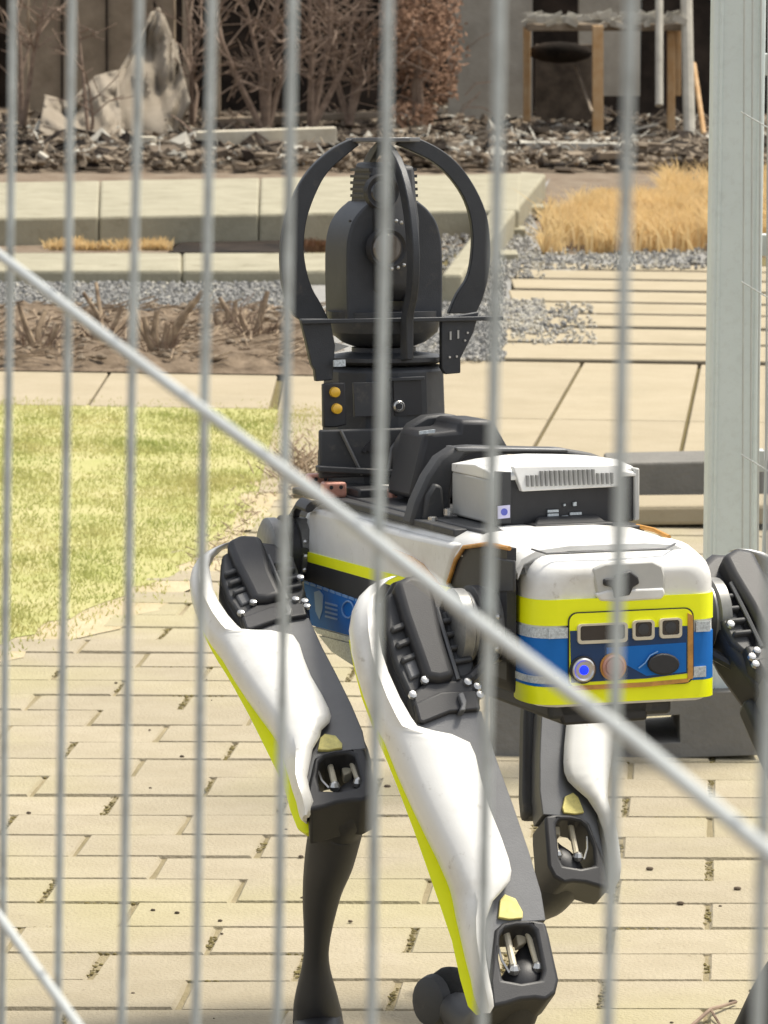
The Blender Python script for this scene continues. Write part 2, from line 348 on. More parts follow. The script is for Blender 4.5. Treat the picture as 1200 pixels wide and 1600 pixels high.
DARKB = mat('joint_soil', (0.15, 0.125, 0.06), 0.95, spec=0.1)
DARKG = mat('gap_shadow_brown', (0.035, 0.028, 0.02), 0.95, var=.4, scale=30, spec=0.1)  # near-black brown, stands in for the shadow inside the plank gaps
# concrete slab area
def quadprism(mb, pts, h, t=0.05, base=0.0): mb.prism([(x, y, base+h) for x, y in pts], (0, 0, -t))
sb = MB(); SLH = 0.0
sb.add([(-7, 10.2, -0.014), (7, 10.2, -0.014), (7, 18.6, -0.014), (-7, 18.6, -0.014)], [(0, 1, 2, 3)])
slab = tag(sb.build('slab_path', DARKB, smooth=False, recalc=False), kind='structure')
yA, yB = G(900, 722).y, G(900, 568).y          # big plates
jx1 = (G(843, 684), G(909, 569)); jx2 = (G(1063, 710), G(1095, 560))
def jline(j, y): a, b = j; return a.x+(b.x-a.x)*(y-a.y)/(b.y-a.y)
gapw = .006
edges = [lambda y: -0.35, lambda y: jline(jx1, y), lambda y: jline(jx2, y), lambda y: jline(jx2, y)+1.0, lambda y: jline(jx2, y)+2.2]
for ya, yb in ((10.3, 12.0), (12.0, yB)):
    for e0, e1 in zip(edges[:-1], edges[1:]):
        if ya < 11 and e0(ya) == -0.35 or True:
            m_ = MB(); a, b = ya+gapw, yb-gapw
            if yb < 12.5 and False: pass
            m_.prism([(e0(a)+gapw, a, 0.004), (e1(a)-gapw, a, 0.004), (e1(b)-gapw, b, 0.004), (e0(b)+gapw, b, 0.004)], (0, 0, -.05))
            m_.build('slab', SLABM, slab, bevel=.004, seg=1, smooth=False)
# left strip of path behind the lawn
for k in range(7):
    x0 = -4.43+k*0.58+0.0; y0, y1 = G(200, 637).y, G(200, 584).y
    MB().prism([(x0+.004, y0, 0.004), (x0+.576, y0+.01, .004), (x0+.576, y1, .004), (x0+.004, y1, .004)], (0, 0, -.05)).build('slab', SLABM, slab, bevel=.004, seg=1, smooth=False)
# rows of stone planks
MB().add([(1.0*G(775, 567).x, G(900, 567).y, .0035), (3.3, G(900, 567).y, .0035), (3.6, G(900, 412).y, .0035), (G(812, 412).x, G(900, 412).y, .0035)], [(0, 1, 2, 3)]).build('gap_shadow', DARKG, slab, smooth=False, recalc=False)  # dark sheet just below the stone tops, gap shade put into its colour
rows = [568, 540, 515, 493, 475, 457, 439, 424, 413]
for i in range(len(rows)-1):
    y0 = G(900, rows[i]).y; y1 = G(900, rows[i+1]).y; xx = [G(782+i*4, rows[i]).x]
    while xx[-1] < 3.2: xx.append(xx[-1]+random.uniform(1.1, 2.2))
    for a, b in zip(xx[:-1], xx[1:]):
        dz = random.uniform(0, .006)+.009
        MB().prism([(a+.006, y0+.03+random.uniform(-.01, .03), dz), (b-.006, y0+.03+random.uniform(-.01, .04), dz), (b-.006, y1-.045+random.uniform(-.03, .01), dz), (a+.006, y1-.045+random.uniform(-.04, .01), dz)], (0, 0, -.08)).build('paving_stone', SLABM, slab, bevel=.004, seg=1, smooth=False)

# gravel sheets
gv = MB(); gpoly = gp((-60, 500), (470, 500), (500, 560), (790, 566), (800, 430), (1130, 410), (1130, 395), (870, 400), (830, 340), (860, 280), (690, 440), (440, 440), (-60, 432))
gv.add([(x, y, .006) for x, y in gpoly], [tuple(range(len(gpoly)))])
tag(gv.build('gravel_bed', GRAV, smooth=False), kind='structure')
def pebbles(name, m, zones, rng):
    mb = MB()
    for (x0, x1, y0, y1, n) in zones:
        for q in range(n):
            p = G(random.uniform(x0, x1), random.uniform(y0, y1)); r = random.uniform(*rng)
            ax = [V((random.gauss(0, 1), random.gauss(0, 1), random.gauss(0, 1))).normalized()]; b = ax[0].orthogonal().normalized(); c = ax[0].cross(b)
            vs = [p+V((0, 0, r*.4+.012))+d*r*random.uniform(.7, 1.2) for d in (ax[0], b, c, -ax[0], -b, -c)]
            mb.add(vs, [(0, 1, 2), (1, 3, 2), (3, 4, 2), (4, 0, 2), (1, 0, 5), (3, 1, 5), (4, 3, 5), (0, 4, 5)])
    return tag(mb.build(name, m, smooth=False, recalc=False), kind='stuff')
pebbles('grey_gravel_stones', GRAV, [(-60, 480, 438, 505, 5200), (690, 830, 330, 440, 900), (700, 1130, 395, 425, 500), (780, 850, 476, 505, 160), (800, 900, 488, 530, 130), (640, 790, 440, 570, 1800)], (.006, .015))
pebbles('pale_gravel_stones', DEBL, [(-60, 480, 438, 505, 900), (690, 850, 290, 440, 900), (700, 1130, 395, 425, 500), (780, 850, 474, 520, 500), (800, 930, 480, 545, 350), (640, 790, 440, 570, 200)], (.005, .013))

# planting bed soil with relief
so_ = MB(); X0, X1 = -2.6, -0.2; ya, yb = G(200, 585).y, G(200, 492).y; NX, NY = 110, 50; vs = []
for j in range(NY+1):
    for i in range(NX+1):
        x = X0+(X1-X0)*i/NX; y = ya+(yb-ya)*j/NY
        e = min(1, j/4)*min(1, (NY-j)/4)*min(1, (NX-i)/4)
        vs.append(V((x, y, .008+e*(.03+.035*noise.noise(V((x*4, y*4, 0)))+.03*noise.noise(V((x*15, y*15, 1)))))))
so_.add(vs, [(j*(NX+1)+i, j*(NX+1)+i+1, (j+1)*(NX+1)+i+1, (j+1)*(NX+1)+i) for j in range(NY) for i in range(NX)])
tag(so_.build('soil_bed', SOIL, recalc=False), kind='structure')
lit = MB()
for q in range(420):
    p = G(random.uniform(-40, 500), random.uniform(490, 582)); a = random.uniform(-.5, .5)+(0 if random.random() < .7 else 1.4); l = random.uniform(.02, .12)
    d = V((math.cos(a), math.sin(a), random.uniform(-.1, .3)))*l; lit.tube([p+Z0*.045, p+Z0*.05+d], random.uniform(.002, .005), 4)
tag(lit.build('bed_litter', STEMM, smooth=False, recalc=False), kind='stuff')
pl = MB()
for q in range(260):
    p = G(random.uniform(-40, 500), random.uniform(492, 580)); pl.ball(p+Z0*.045, random.uniform(.006, .02), 5, (1.3, 1, .6))
tag(pl.build('bed_pale_clods', DEBL if False else DEBM, smooth=False, recalc=False), kind='stuff')
# cut shrubs: base pixel, tips
def stub(label, base, tips, m=STEMM, r=.011):
    b = G(*base); root = empty('cut_shrub', b, 0, label, 'shrub', 'shrubs cut back in the soil bed')
    for (tx, ty, k) in tips:
        e = P(tx, ty-13, (b-CAM).dot(fw)+k); md = (b+e)/2+V((random.uniform(-.02, .02), 0, .02))
        MB().tube([b+Z0*.01, md, e], [r*1.2, r, r*.75], 7).build('stem', m, root)
    tw = MB()
    for q in range(26):
        d = V((random.uniform(-1, 1), random.uniform(-1, 1), random.uniform(.5, 1.3)))*random.uniform(.05, .12); s0 = b+V((random.uniform(-.06, .06), random.uniform(-.05, .05), .02))
        tw.tube([s0, s0+d], .0022, 4)
    tag(tw.build('twig_litter', TWIG, root, smooth=False, recalc=False), kind='stuff')
stub('thick cut brown stems left of the wire crossing, far left of the soil bed', (60, 560), [(30, 490, 0), (70, 500, .05), (90, 520, 0), (20, 520, .1)])
stub('pale branching cut shrub behind the diagonal rod', (160, 545), [(130, 470, 0), (150, 455, .1), (190, 490, 0), (205, 500, .1), (140, 500, 0)], r=.009)
stub('dark cut shrub with stumps fanning in the middle of the bed', (248, 565), [(245, 500, 0), (205, 490, .1), (300, 485, 0), (318, 468, 0), (262, 520, 0), (225, 510, 0)], r=.013)
stub('cut shrub with two upright stems right of the middle stumps', (355, 528), [(343, 478, 0), (368, 485, 0), (335, 500, 0), (385, 500, .1)], r=.011)
stub('cut shrub with a reddish knob ending near the robot', (395, 540), [(418, 468, 0), (410, 485, 0), (440, 520, 0), (470, 545, 0), (375, 505, 0)], r=.012)

# raised concrete frame (planter edging)
pl_root = empty('concrete_planter', G(450, 440), 0, 'low L shaped concrete planter edging on gravel behind the robot', 'planter')
def beam(a, b, c, d, h, t=.16, m=CONC, name='concrete_beam', bev=.015):
    pts = [G(*p, h) for p in (a, b, c, d)]
    return MB().prism(pts, (0, 0, -t)).build(name, m, pl_root, bevel=bev, seg=2, smooth=False)
H1 = .14
for xa, xb in ((-420, -159), (-158, 154), (155, 404), (405, 641), (642, 812)):
    ta = lambda x: 300-15*x/850-15; tb = lambda x: 352-14*x/850-12
    beam((xa, tb(xa)), (xb, tb(xb)), (xb+2, ta(xb)), (xa+2, ta(xa)), H1, .155)
for xa, xb in ((-420, -59), (-58, 284), (285, 690)):
    ta = lambda x: 395; tb = lambda x: 418
    beam((xa, tb(xa)+4), (xb, tb(xb)+4), (xb, ta(xb)), (xa, ta(xa)), .07, .085)
beam((690, 428), (722, 428), (853, 272), (812, 268), H1-.006, .15)
# inner grass tufts and dark pit
def straw(name, label, cat, zones, m, hgt, lean=.6, wd=.005, group=None, spread=None):
    mb = MB(); hm = {}; vs = []; ff = []
    for (x0, x1, y0, y1, n) in zones:
        cl = [(random.uniform(x0, x1), random.uniform(y0, y1)) for _ in range(max(3, n//70))]
        for q in range(n):
            c = random.choice(cl); px = random.gauss(c[0], 14); py = random.gauss(c[1], 4)
            px = min(max(px, x0), x1); py = min(max(py, y0), y1)
            b = G(px, py); h = random.uniform(.45, 1)*hgt*(.75+.5*abs(noise.noise(V((px*.03, py*.08, 3))))); a = random.uniform(0, 6.28); l = random.uniform(0, lean)*h
            dx = V((math.cos(a), math.sin(a), 0)); wv = V((-math.sin(a)*.5+.7, math.cos(a), 0))*wd
            k = len(vs); vs += [b-wv, b+wv, b+dx*l*.4+Z0*h*.6+wv*.7, b+dx*l*.4+Z0*h*.6-wv*.7, b+dx*l*1.4+Z0*h]
            ff += [(k, k+1, k+2, k+3), (k+3, k+2, k+4)]
    mb.add(vs, ff); o = mb.build(name, m, smooth=False, recalc=False)
    return tag(o, label, cat, group)
straw('grass_tuft', 'row of short yellow dry grass inside the concrete planter', 'grass', [(70, 268, 386, 393, 900)], STRAW, .07)
straw('grass_tuft', 'small rust orange grass patch inside the planter behind the mast', 'grass', [(478, 520, 386, 394, 300)], RUST, .07)
MB().prism([G(262, 394, .005), G(480, 394, .005), G(470, 374, .005), G(290, 374, .005)], (0, 0, -.01)).build('pit', CHAR, pl_root, smooth=False)
MB().prism([G(-400, 395, .0045), G(262, 395, .0045), G(300, 340, .0045), G(-400, 352, .0045)], (0, 0, -.01)).build('planter_bed', DIRT, pl_root, smooth=False)
# dry straw grass clumps
for lab, z, h in (('large dry straw coloured ornamental grass beside the gravel', [(850, 1110, 352, 400, 4200), (900, 1110, 332, 356, 2200)], .24), ('taller dry grass clump right behind the wide straw patch', [(1040, 1200, 290, 330, 2600)], .24), ('dry straw grass clump seen past the post on the right', [(1120, 1330, 330, 395, 3000)], .32), ('thin dry grass clump at the back of the straw patch', [(930, 1060, 312, 332, 1500)], .12)):
    straw('dry_grass_clump', lab, 'dry grass', z, STRAW, h*.9, .75, .0055, 'dry grass clumps beside the gravel')
# small stepping slabs beside the straw
for (x, y, wpx, lab) in ((852, 336, 30, 'thin pale slab on the gravel beside the straw, farthest back'), (800, 372, 22, 'thin pale slab on the gravel midway along the planter arm'), (795, 412, 15, 'small pale slab on the gravel nearest the robot')):
    a = G(x-wpx, y); b = G(x+wpx, y); d = V((0, .25, 0))
    o = MB().prism([a+Z0*.045, b+Z0*.045, b+d+Z0*.045, a+d+Z0*.045], (0, 0, -.045)).build('loose_slab', CONC, bevel=.006, smooth=False)
    tag(o, lab, 'slab', 'loose slabs lying on the gravel')

# grey kerb block and pale beam at right middle
o = MB(); zk = (G(1040, 783)-CAM).dot(fw)
pts = [P(950, 780, zk), P(1330, 776, zk), P(1330, 716, zk), P(950, 724, zk)]
o.prism(pts, V((0, 1, 0))*.22); tag(o.build('kerb_block', CONCG, bevel=.006, smooth=False), 'long dark grey concrete kerb block standing on the path left of the post', 'kerb')
o = MB(); zk2 = (G(1040, 826)-CAM).dot(fw)
pts = [P(950, 822, zk2), P(1330, 818, zk2), P(1330, 787, zk2), P(950, 791, zk2)]
o.prism(pts, V((0, 1, 0))*.20); tag(o.build('concrete_beam', SLABM, bevel=.01, smooth=False), 'pale concrete beam lying in front of the dark kerb block', 'beam')

# ------------------------------------------------------------------ background: burnt building and rubble
def pb_(name, m, px0, px1, ytop, ybot, Z, depth=.2, par=None, bev=0, label=None):
    return MB().prism([P(px0, ybot, Z), P(px1, ybot, Z), P(px1, ytop, Z), P(px0, ytop, Z)], V((0, depth, 0))).build(name, m, par, bevel=bev, smooth=False, label=label)
bl = empty('burnt_building', G(600, 200), 0, 'burnt out building with charred openings and grey sooty walls in the background', 'building')
pb_('back_wall', CHAR, -900, 2100, -560, 200, 33.5, .3, bl)
pb_('wall_panel', WALLG, 700, 832, -560, 192, 31.0, .25, bl, label='grey sooty wall panel beside the timber porch')
pb_('wall_panel', WALLG, 905, 1000, -560, 150, 32.0, .2, bl)
pb_('wall_panel', TARP, 20, 272, -560, 205, 31.5, .25, bl, label='brown stained wall behind the tarpaulin')
pb_('wall_panel', WALLG, -700, -60, -560, 200, 31.5, .25, bl)
for x in (30, 285, 330): pb_('stud', TARP, x, x+14, -560, 195, 30.8, .1, bl)
for x in (18, 95, 165, 240): pb_('wall_seam', CHAR, x, x+3, -560, 195, 31.46, .03, bl)
# porch
pr = empty('porch_frame', G(930, 215), 0, 'half burnt timber porch frame with a rubble covered shelf and orange posts', 'porch')
for x0, x1, y1, m, Z in ((926, 943, 214, WOODO, 28.6), (818, 829, 190, WOODO, 29.8), (1043, 1055, 210, WOODO, 28.8), (1056, 1064, 150, WOODO, 29.5)):
    pb_('post', m, x0, x1, 40, y1, Z, .08, pr, .006)
MB().prism([P(818, 44, 29.6), P(1062, 44, 29.6), P(1062, 33, 29.6), P(818, 33, 29.6)], V((0, -.9, 0))).build('shelf', DEBM, pr, bevel=.01, smooth=False)
sd_ = MB()
for q in range(120): sd_.box(P(random.uniform(815, 1065), random.uniform(22, 40), random.uniform(28.6, 29.7)), (random.uniform(.015, .06), random.uniform(.02, .05), random.uniform(.01, .025)), tuple(Matrix.Rotation(random.uniform(-.5, .5), 3, 'Y').transposed()))
tag(sd_.build('shelf_rubble', DEBL, pr, smooth=False, recalc=False), kind='stuff')
pb_('cupboard', DEBD, 838, 925, 70, 188, 30.2, .2, pr)
cs = MB(); cs.ball(P(875, 82, 29.9), .17, 12, (1.5, .4, .5)); cs.build('charred_hood', CHAR, pr)
for (x0, y0, x1, y1, m, r, lab) in ((1030, -300, 1030, 165, DEBL, .03, 'upright pale pipe just right of the porch shelf'), (1066, -300, 1077, 212, DEBL, .045, 'thick pale leaning pipe left of the post top'), (1084, 100, 1100, 210, WOODO, .02, 'thin orange pole leaning beside the pale pipe'), (900, 105, 925, 175, DEBM, .012, 'thin grey rod leaning inside the porch')):
    o = MB().tube([P(x0, y0, 29.2), P(x1, y1, 28.4)], r, 9).build('leaning_pole', m); tag(o, lab, 'pole', 'poles leaning at the burnt building')
# tarpaulin
def sheet(name, label, outline_top, outline_bot, Z, m, amp):
    mb = MB(); n = 30; m_ = 24; vs = []
    for j in range(m_+1):
        for i in range(n+1):
            t = i/n; s = j/m_
            def ip(pl, t):
                k = t*(len(pl)-1); a = min(int(k), len(pl)-2); f_ = k-a; return (pl[a][0]*(1-f_)+pl[a+1][0]*f_, pl[a][1]*(1-f_)+pl[a+1][1]*f_)
            t = min(1, max(0, t)); a = ip(outline_top, t); b = ip(outline_bot, t); px = a[0]*(1-s)+b[0]*s; py = a[1]*(1-s)+b[1]*s
            z = Z-s*.9+amp*(noise.noise(V((t*3+s*2, s*2.5-t, 2)))+.35*noise.noise(V((t*9-s*4, s*5+t*3, 7))))
            vs.append(P(px, py, z))
    mb.add(vs, [(j*(n+1)+i, j*(n+1)+i+1, (j+1)*(n+1)+i+1, (j+1)*(n+1)+i) for j in range(m_) for i in range(n)])
    o = mb.build(name, m, recalc=False); so2 = o.modifiers.new('t', 'SOLIDIFY'); so2.thickness = .012; return tag(o, label, 'tarpaulin')
sheet('tarpaulin', 'pale grey sheet draped to a point over the rubble at the left', [(238, 20), (250, 12), (268, 60), (275, 70)], [(120, 222), (160, 205), (205, 232), (262, 238), (298, 160)], 28.6, TARPL, .28)
sheet('tarpaulin', 'low crumpled pale sheet lying on the rubble at the far left', [(70, 150), (110, 160), (150, 120), (185, 110)], [(60, 205), (110, 235), (160, 235), (190, 215)], 28.0, TARPL, .25)
# bare shrubs
def shrub(label, base, Zs, tips, m=TWIG, n=60, r=.03):
    b = P(base[0], base[1], Zs); root = empty('bare_shrub', b, 0, label, 'shrub', 'bare shrubs before the burnt building')
    tw = MB()
    for (tx, ty) in tips:
        e = P(tx, ty, Zs+random.uniform(-.3, .3)); md = b.lerp(e, .5)+V((random.uniform(-.08, .08), 0, 0))
        MB().tube([b, md, e], [r, r*.7, r*.35], 6).build('stem', m, root)
        for q in range(n//len(tips)):
            s0 = md.lerp(e, random.random()); a = random.uniform(0, 6.28)
            d = V((math.cos(a), math.sin(a)*.7, random.uniform(0, .9))).normalized()*random.uniform(.15, .45)
            mdp = s0+d*.5+V((0, 0, .03)); tw.tube([s0, mdp, s0+d], [.009, .006, .004], 4)
            for z in range(2):
                d2 = d*.4+V((random.uniform(-.15, .15), random.uniform(-.1, .1), random.uniform(-.05, .15))); tw.tube([mdp, mdp+d2], .004, 3)
    tag(tw.build('twigs', m, root, smooth=False, recalc=False), kind='stuff')
shrub('bare reddish shrub with forked stem left of the mast', (415, 215), 28.0, [(425, 95), (385, 10), (450, -60), (330, 20), (480, 60)])
shrub('bare tall shrub right behind the thick wire left of the mast', (485, 205), 28.4, [(488, 80), (480, -60), (520, -80), (555, 10)])
shrub('bare leggy shrub with many side twigs just left of the centre wire', (545, 195), 28.6, [(560, 60), (575, -60), (530, 20), (590, 100)])
shrub('thin bare shrub at the corner of the pale sheet', (300, 200), 28.5, [(290, 90), (315, 40), (285, -60)], n=30, r=.02)
shrub('thin bare sapling against the tarpaulin at far left', (140, 235), 27.3, [(140, 140), (120, 20)], n=10, r=.018)
shrub('bare shrub at the left edge of the picture', (35, 205), 28.0, [(50, 60), (20, -40), (80, -30)], n=24, r=.022)
# rusty dried foliage
rf = empty('dried_conifer', G(650, 205), 0, 'rust brown dried conifer against the building behind the mast', 'shrub')
lf = MB(); cl = [(P(random.uniform(612, 705), random.uniform(-120, 185), random.uniform(28.3, 29.3)), random.uniform(.08, .2)) for _ in range(60)]
for c, r in cl:
    for q in range(75):
        d = V((random.gauss(0, 1), random.gauss(0, 1), random.gauss(0, 1))).normalized()*r*random.uniform(.5, 1); p = c+d; a = V((random.gauss(0, 1), random.gauss(0, 1), random.gauss(0, 1))).normalized()*.025; b = a.orthogonal().normalized()*.012
        lf.add([p-a, p+b, p+a, p-b], [(0, 1, 2, 3)])
tag(lf.build('crown', RUST, rf, smooth=False, recalc=False), kind='stuff')
MB().tube([P(655, 205, 28.8), P(650, 100, 28.8), P(660, -120, 28.8)], [.05, .04, .02], 8).build('trunk', TWIG, rf)
# rubble fields
def rubble(name, m, zones, rng, flat=.5):
    mb = MB()
    for (x0, x1, y0, y1, n) in zones:
        for q in range(n):
            p = G(random.uniform(x0, x1), random.uniform(y0, y1)); r = random.uniform(*rng)
            M3 = Matrix.Rotation(random.uniform(0, 3.1), 3, 'Z') @ Matrix.Rotation(random.uniform(-.6, .6), 3, 'X')
            c = p+Z0*random.uniform(-.01, .09); k = random.random()
            if k < .3: mb.box(c, (r*random.uniform(.6, 2.4), r*random.uniform(.3, 1.0), r*flat*random.uniform(.15, .6)), tuple(M3.col))
            elif k < .8: mb.add([c+M3.col[i_ % 3]*(r*random.uniform(.5, 1.5)*(1, 1, .7)[i_ % 3]*(1 if i_ < 3 else -1)) for i_ in range(6)], [(0, 1, 2), (1, 3, 2), (3, 4, 2), (4, 0, 2), (1, 0, 5), (3, 1, 5), (4, 3, 5), (0, 4, 5)])
            else: mb.tube([c, c+M3.col[0]*r*random.uniform(2, 6)+Z0*random.uniform(0, .08)], r*.16, 4)
    return tag(mb.build(name, m, smooth=False, recalc=False), kind='stuff')
rubble('dark_rubble', DEBD, [(-120, 1300, 205, 262, 2200), (-120, 1300, 190, 225, 1200)], (.012, .055), .8)
rubble('brown_rubble', DEBM, [(-120, 1300, 205, 264, 1500), (620, 720, 180, 240, 700), (-120, 1300, 200, 264, 3000)], (.010, .045), .9)
rubble('pale_rubble', DEBL, [(-120, 1300, 215, 262, 340), (0, 480, 225, 262, 160), (700, 1000, 215, 262, 260), (600, 720, 185, 240, 200), (700, 1090, 195, 215, 160)], (.008, .04), .9)
rubble('pale_broken_planks', DEBL, [(60, 330, 215, 255, 26), (340, 600, 222, 258, 30), (690, 1000, 222, 258, 26)], (.05, .11), .25)
rubble('charred_lumps', CHAR, [(-120, 1300, 192, 262, 420)], (.03, .10), .8)
tt = MB()
for q in range(170):
    c = P(random.uniform(270, 730), random.uniform(-40, 225), random.uniform(27.3, 29.2)); a = random.uniform(0, 6.28); d = V((math.cos(a)*.8, math.sin(a)*.4, random.uniform(-.3, 1))).normalized()*random.uniform(.1, .35)
    tt.tube([c, c+d*.5+V((random.uniform(-.04, .04), 0, random.uniform(-.04, .04))), c+d], random.uniform(.003, .007), 4)
tag(tt.build('tangled_twigs', TWIG, smooth=False, recalc=False), kind='stuff')
def board(label, pts, Z, t, m, h=.05):
    a, b = pts; A = P(a[0], a[1], Z); B = P(b[0], b[1], Z+.1); d = (B-A); L_ = d.length; d.normalize(); s = d.cross(Z0).normalized(); u = s.cross(d)
    o = MB().box((A+B)/2, (L_/2, .07, t/2), (d, s, u)).build('loose_board', m, bevel=.008, smooth=False); tag(o, label, 'board', 'loose boards on the rubble')
board('thick pale beam lying on the rubble, left of the mast top', ((307, 218), (525, 211)), 26.4, .11, WOODP)
board('pale sloping plank under the thick beam', ((345, 240), (450, 228)), 26.2, .06, WOODP)
board('short pale board end standing just right of the beam', ((455, 240), (530, 243)), 26.0, .10, WOODP)
board('long thin grey pole lying behind the thick pale beam', ((330, 190), (620, 178)), 28.6, .05, DEBM)
board('pale flat slab piece in front of the porch, left end', ((790, 232), (868, 231)), 26.6, .09, DEBL)
board('pale flat slab piece in front of the porch, middle', ((872, 231), (965, 232)), 26.6, .08, DEBL)
board('greyish slab piece lying right of the thick wire before the porch', ((985, 230), (1090, 236)), 26.8, .08, DEBM)
board('brown plank lying on the ground near the left wires', ((230, 245), (320, 250)), 26.0, .07, DEBM)
bucket = MB().lathe(P(229, 246, 26.0), Z0, [(0, .055), (.13, .07), (.14, .07)], 14).build('bucket', WOODP); tag(bucket, 'small cream bucket standing in the rubble at the left', 'bucket')

# ------------------------------------------------------------------ the robot
foot_mid = G(760, 1720)
robot = empty('robot_dog', V((foot_mid.x, foot_mid.y, 0)), PHI, 'white and black four legged robot with yellow and blue bands and a camera mast', 'robot')
def lc(pts, ax, v): return [onl(x, y, ax, v) for x, y in pts]
body = MB().rbox(-.112, .112, .06, .93, -.085, .085).build('body', BLACK, robot, bevel=.02)
MB().rbox(-.08, .08, .02, .5, -.108, -.085).build('belly_plate', DGREY, body, bevel=.006)
# top shell: arched white plate over the back
ts = MB(); rs = []
for y, wx, zt, zb in ((.035, .118, .098, .075), (.10, .122, .104, .070), (.20, .124, .106, .074), (.30, .125, .104, .066), (.5, .125, .100, .055), (.7, .125, .097, .045), (.84, .122, .09, .035), (.90, .115, .075, .03)):
    pr_ = [(-wx, zb), (-wx, zt-.030), (-wx+.008, zt-.012), (-wx+.028, zt-.002), (-.05, zt+.002), (.05, zt+.002), (wx-.028, zt-.002), (wx-.008, zt-.012), (wx, zt-.030), (wx, zb)]
    inn = [(x*.97, z-.006) for x, z in reversed(pr_)]
    rs.append([W(x, y, z) for x, z in pr_+inn])
ts.rings(rs); ts.build('top_shell', WHITE, robot, ang=50)
MB().tube([W(-.098, .032, .0985), W(-.085, .016, .094), W(0, .014, .0945), W(.07, .018, .094), W(.09, .036, .098)], .0013, 6).build('seam_line', GREY, robot)
# side panels (both sides)
sp_out = [(482, 795), (500, 796), (560, 812), (640, 833), (712, 850), (704, 880), (694, 915), (690, 960), (690, 1045), (560, 1045), (548, 1038), (515, 1015), (492, 985), (480, 950), (477, 905), (480, 870)]
def sidepanel(sgn):
    def pts(a, off=0): 
        r = []
        for x, y in a:
            l = loc(x, y, 0, -.1275); r.append(W(sgn*(-.1275-off), l[1], l[2]) if sgn > 0 else W(.1275+off, l[1], l[2]))
        return r
    d = RR*(.02*sgn)
    pn = MB().prism(pts(sp_out), d).build('side_panel', WHITE, robot, bevel=.008, seg=3)
    e = RR*(.0025*sgn)
    bd = lambda nm, a, m, off=.002: MB().prism(pts(a, off), e).build(nm, m, pn, smooth=False)
    bd('yellow_band', [(481, 862), (598, 893), (700, 920), (700, 938), (594, 909), (481, 877)], YEL)
    bd('black_band', [(481, 878), (594, 910), (694, 938), (694, 960), (556, 936), (478, 906)], BLACK, .0015)
    bd('blue_band', [(477, 909), (556, 937), (694, 962), (694, 1020), (545, 992), (489, 977), (480, 950)], BLUE)
    for q in range(9): bd('white_dash', [(478+q*10, 907+q*3.5), (486+q*10, 910+q*3.5), (486+q*10, 914+q*3.5), (478+q*10, 911+q*3.5)], PALE, .003)
    bd('silver_band', [(490, 979), (545, 994), (694, 1022), (694, 1032), (548, 1003), (498, 990)], SILV)
    bd('lime_band', [(500, 993), (548, 1005), (694, 1034), (690, 1044), (560, 1044), (520, 1018)], SILV)
    bd('crest', [(494, 925), (502, 922), (508, 930), (507, 952), (502, 968), (496, 955)], PALE, .003)
    for q in range(4): bd('printed_line', [(511, 940+q*7), (530, 945+q*7), (530, 948+q*7), (511, 943+q*7)], PALE, .003)
    rg = MB(); c = [(548+9*math.cos(a/8*math.pi), 952+13*math.sin(a/8*math.pi)) for a in range(17)]; 
    pp = pts(c, .004); rg.tube(pp, .0013, 5); rg.build('printed_ring', PALE, pn)
sidepanel(1); sidepanel(-1)
# rear hip recess and amber rims
MB().prism(lc([(700, 915), (712, 872), (724, 853), (760, 849), (792, 857), (792, 1030), (700, 1040)], 0, -.124), RR*.012).build('hip_recess', BLACK, robot, smooth=False)
MB().prism(lc([(752, 868), (802, 876), (802, 925), (752, 925)], 0, -.1265), RR*.004).build('recess_plate', DGREY, robot, bevel=.002)
MB().tube(lc([(700, 912), (712, 875), (725, 855), (760, 850), (796, 857)], 0, -.127), .0028, 8).build('amber_rim', ORNG, robot)
MB().tube(lc([(612, 862), (640, 874), (658, 886), (672, 903), (690, 925)], 0, -.131), .0055, 8, flat=.5).build('amber_rim', ORNG, robot)
MB().prism(lc([(676, 912), (700, 918), (702, 932), (690, 930)], 0, -.133), RR*.003).build('yellow_tab', YEL, robot, smooth=False)
MB().tube([W(.108, .20, .104), W(.117, .165, .102), W(.122, .13, .096)], .003, 8).build('amber_rim', ORNG, robot)
MB().tube(lc([(486, 792), (470, 786), (459, 805), (459, 850), (475, 862)], 0, -.135), .010, 10, flat=.6).build('carry_handle', DGREY, robot)
# rear shell
def rr(y, wx, zb, zt, r, rtp=None):
    rtp = rtp or r; out = []; SX = .014
    for (cx, cz, a0, q) in ((wx-r, zb+r, -90, r), (wx-rtp, zt-rtp, 0, rtp), (-wx+rtp, zt-rtp, 90, rtp), (-wx+r, zb+r, 180, r)):
        for k in range(6): a = math.radians(a0+k*18); out.append(W(SX+cx+q*math.cos(a), y, cz+q*math.sin(a)))
    return out
rsh = MB()
SECT = [(.001, .084), (-.001, .091), (.001, .100), (.006, .108), (.014, .1145), (.026, .118), (.045, .119), (.065, .118), (.085, .113)]
SX = .014
ZT = [.060, .068, .075, .080, .084, .0885, .093, .0985, .1005]; ZB = [-.080, -.086, -.089, -.090, -.0905, -.091, -.091, -.090, -.088]
rsh.rings([rr(y, wx, zb_, zt_, .018, .030 if y > .01 else .022) for (y, wx), zt_, zb_ in zip(SECT, ZT, ZB)])
shell = rsh.build('rear_shell', WHITE, robot, ang=50)
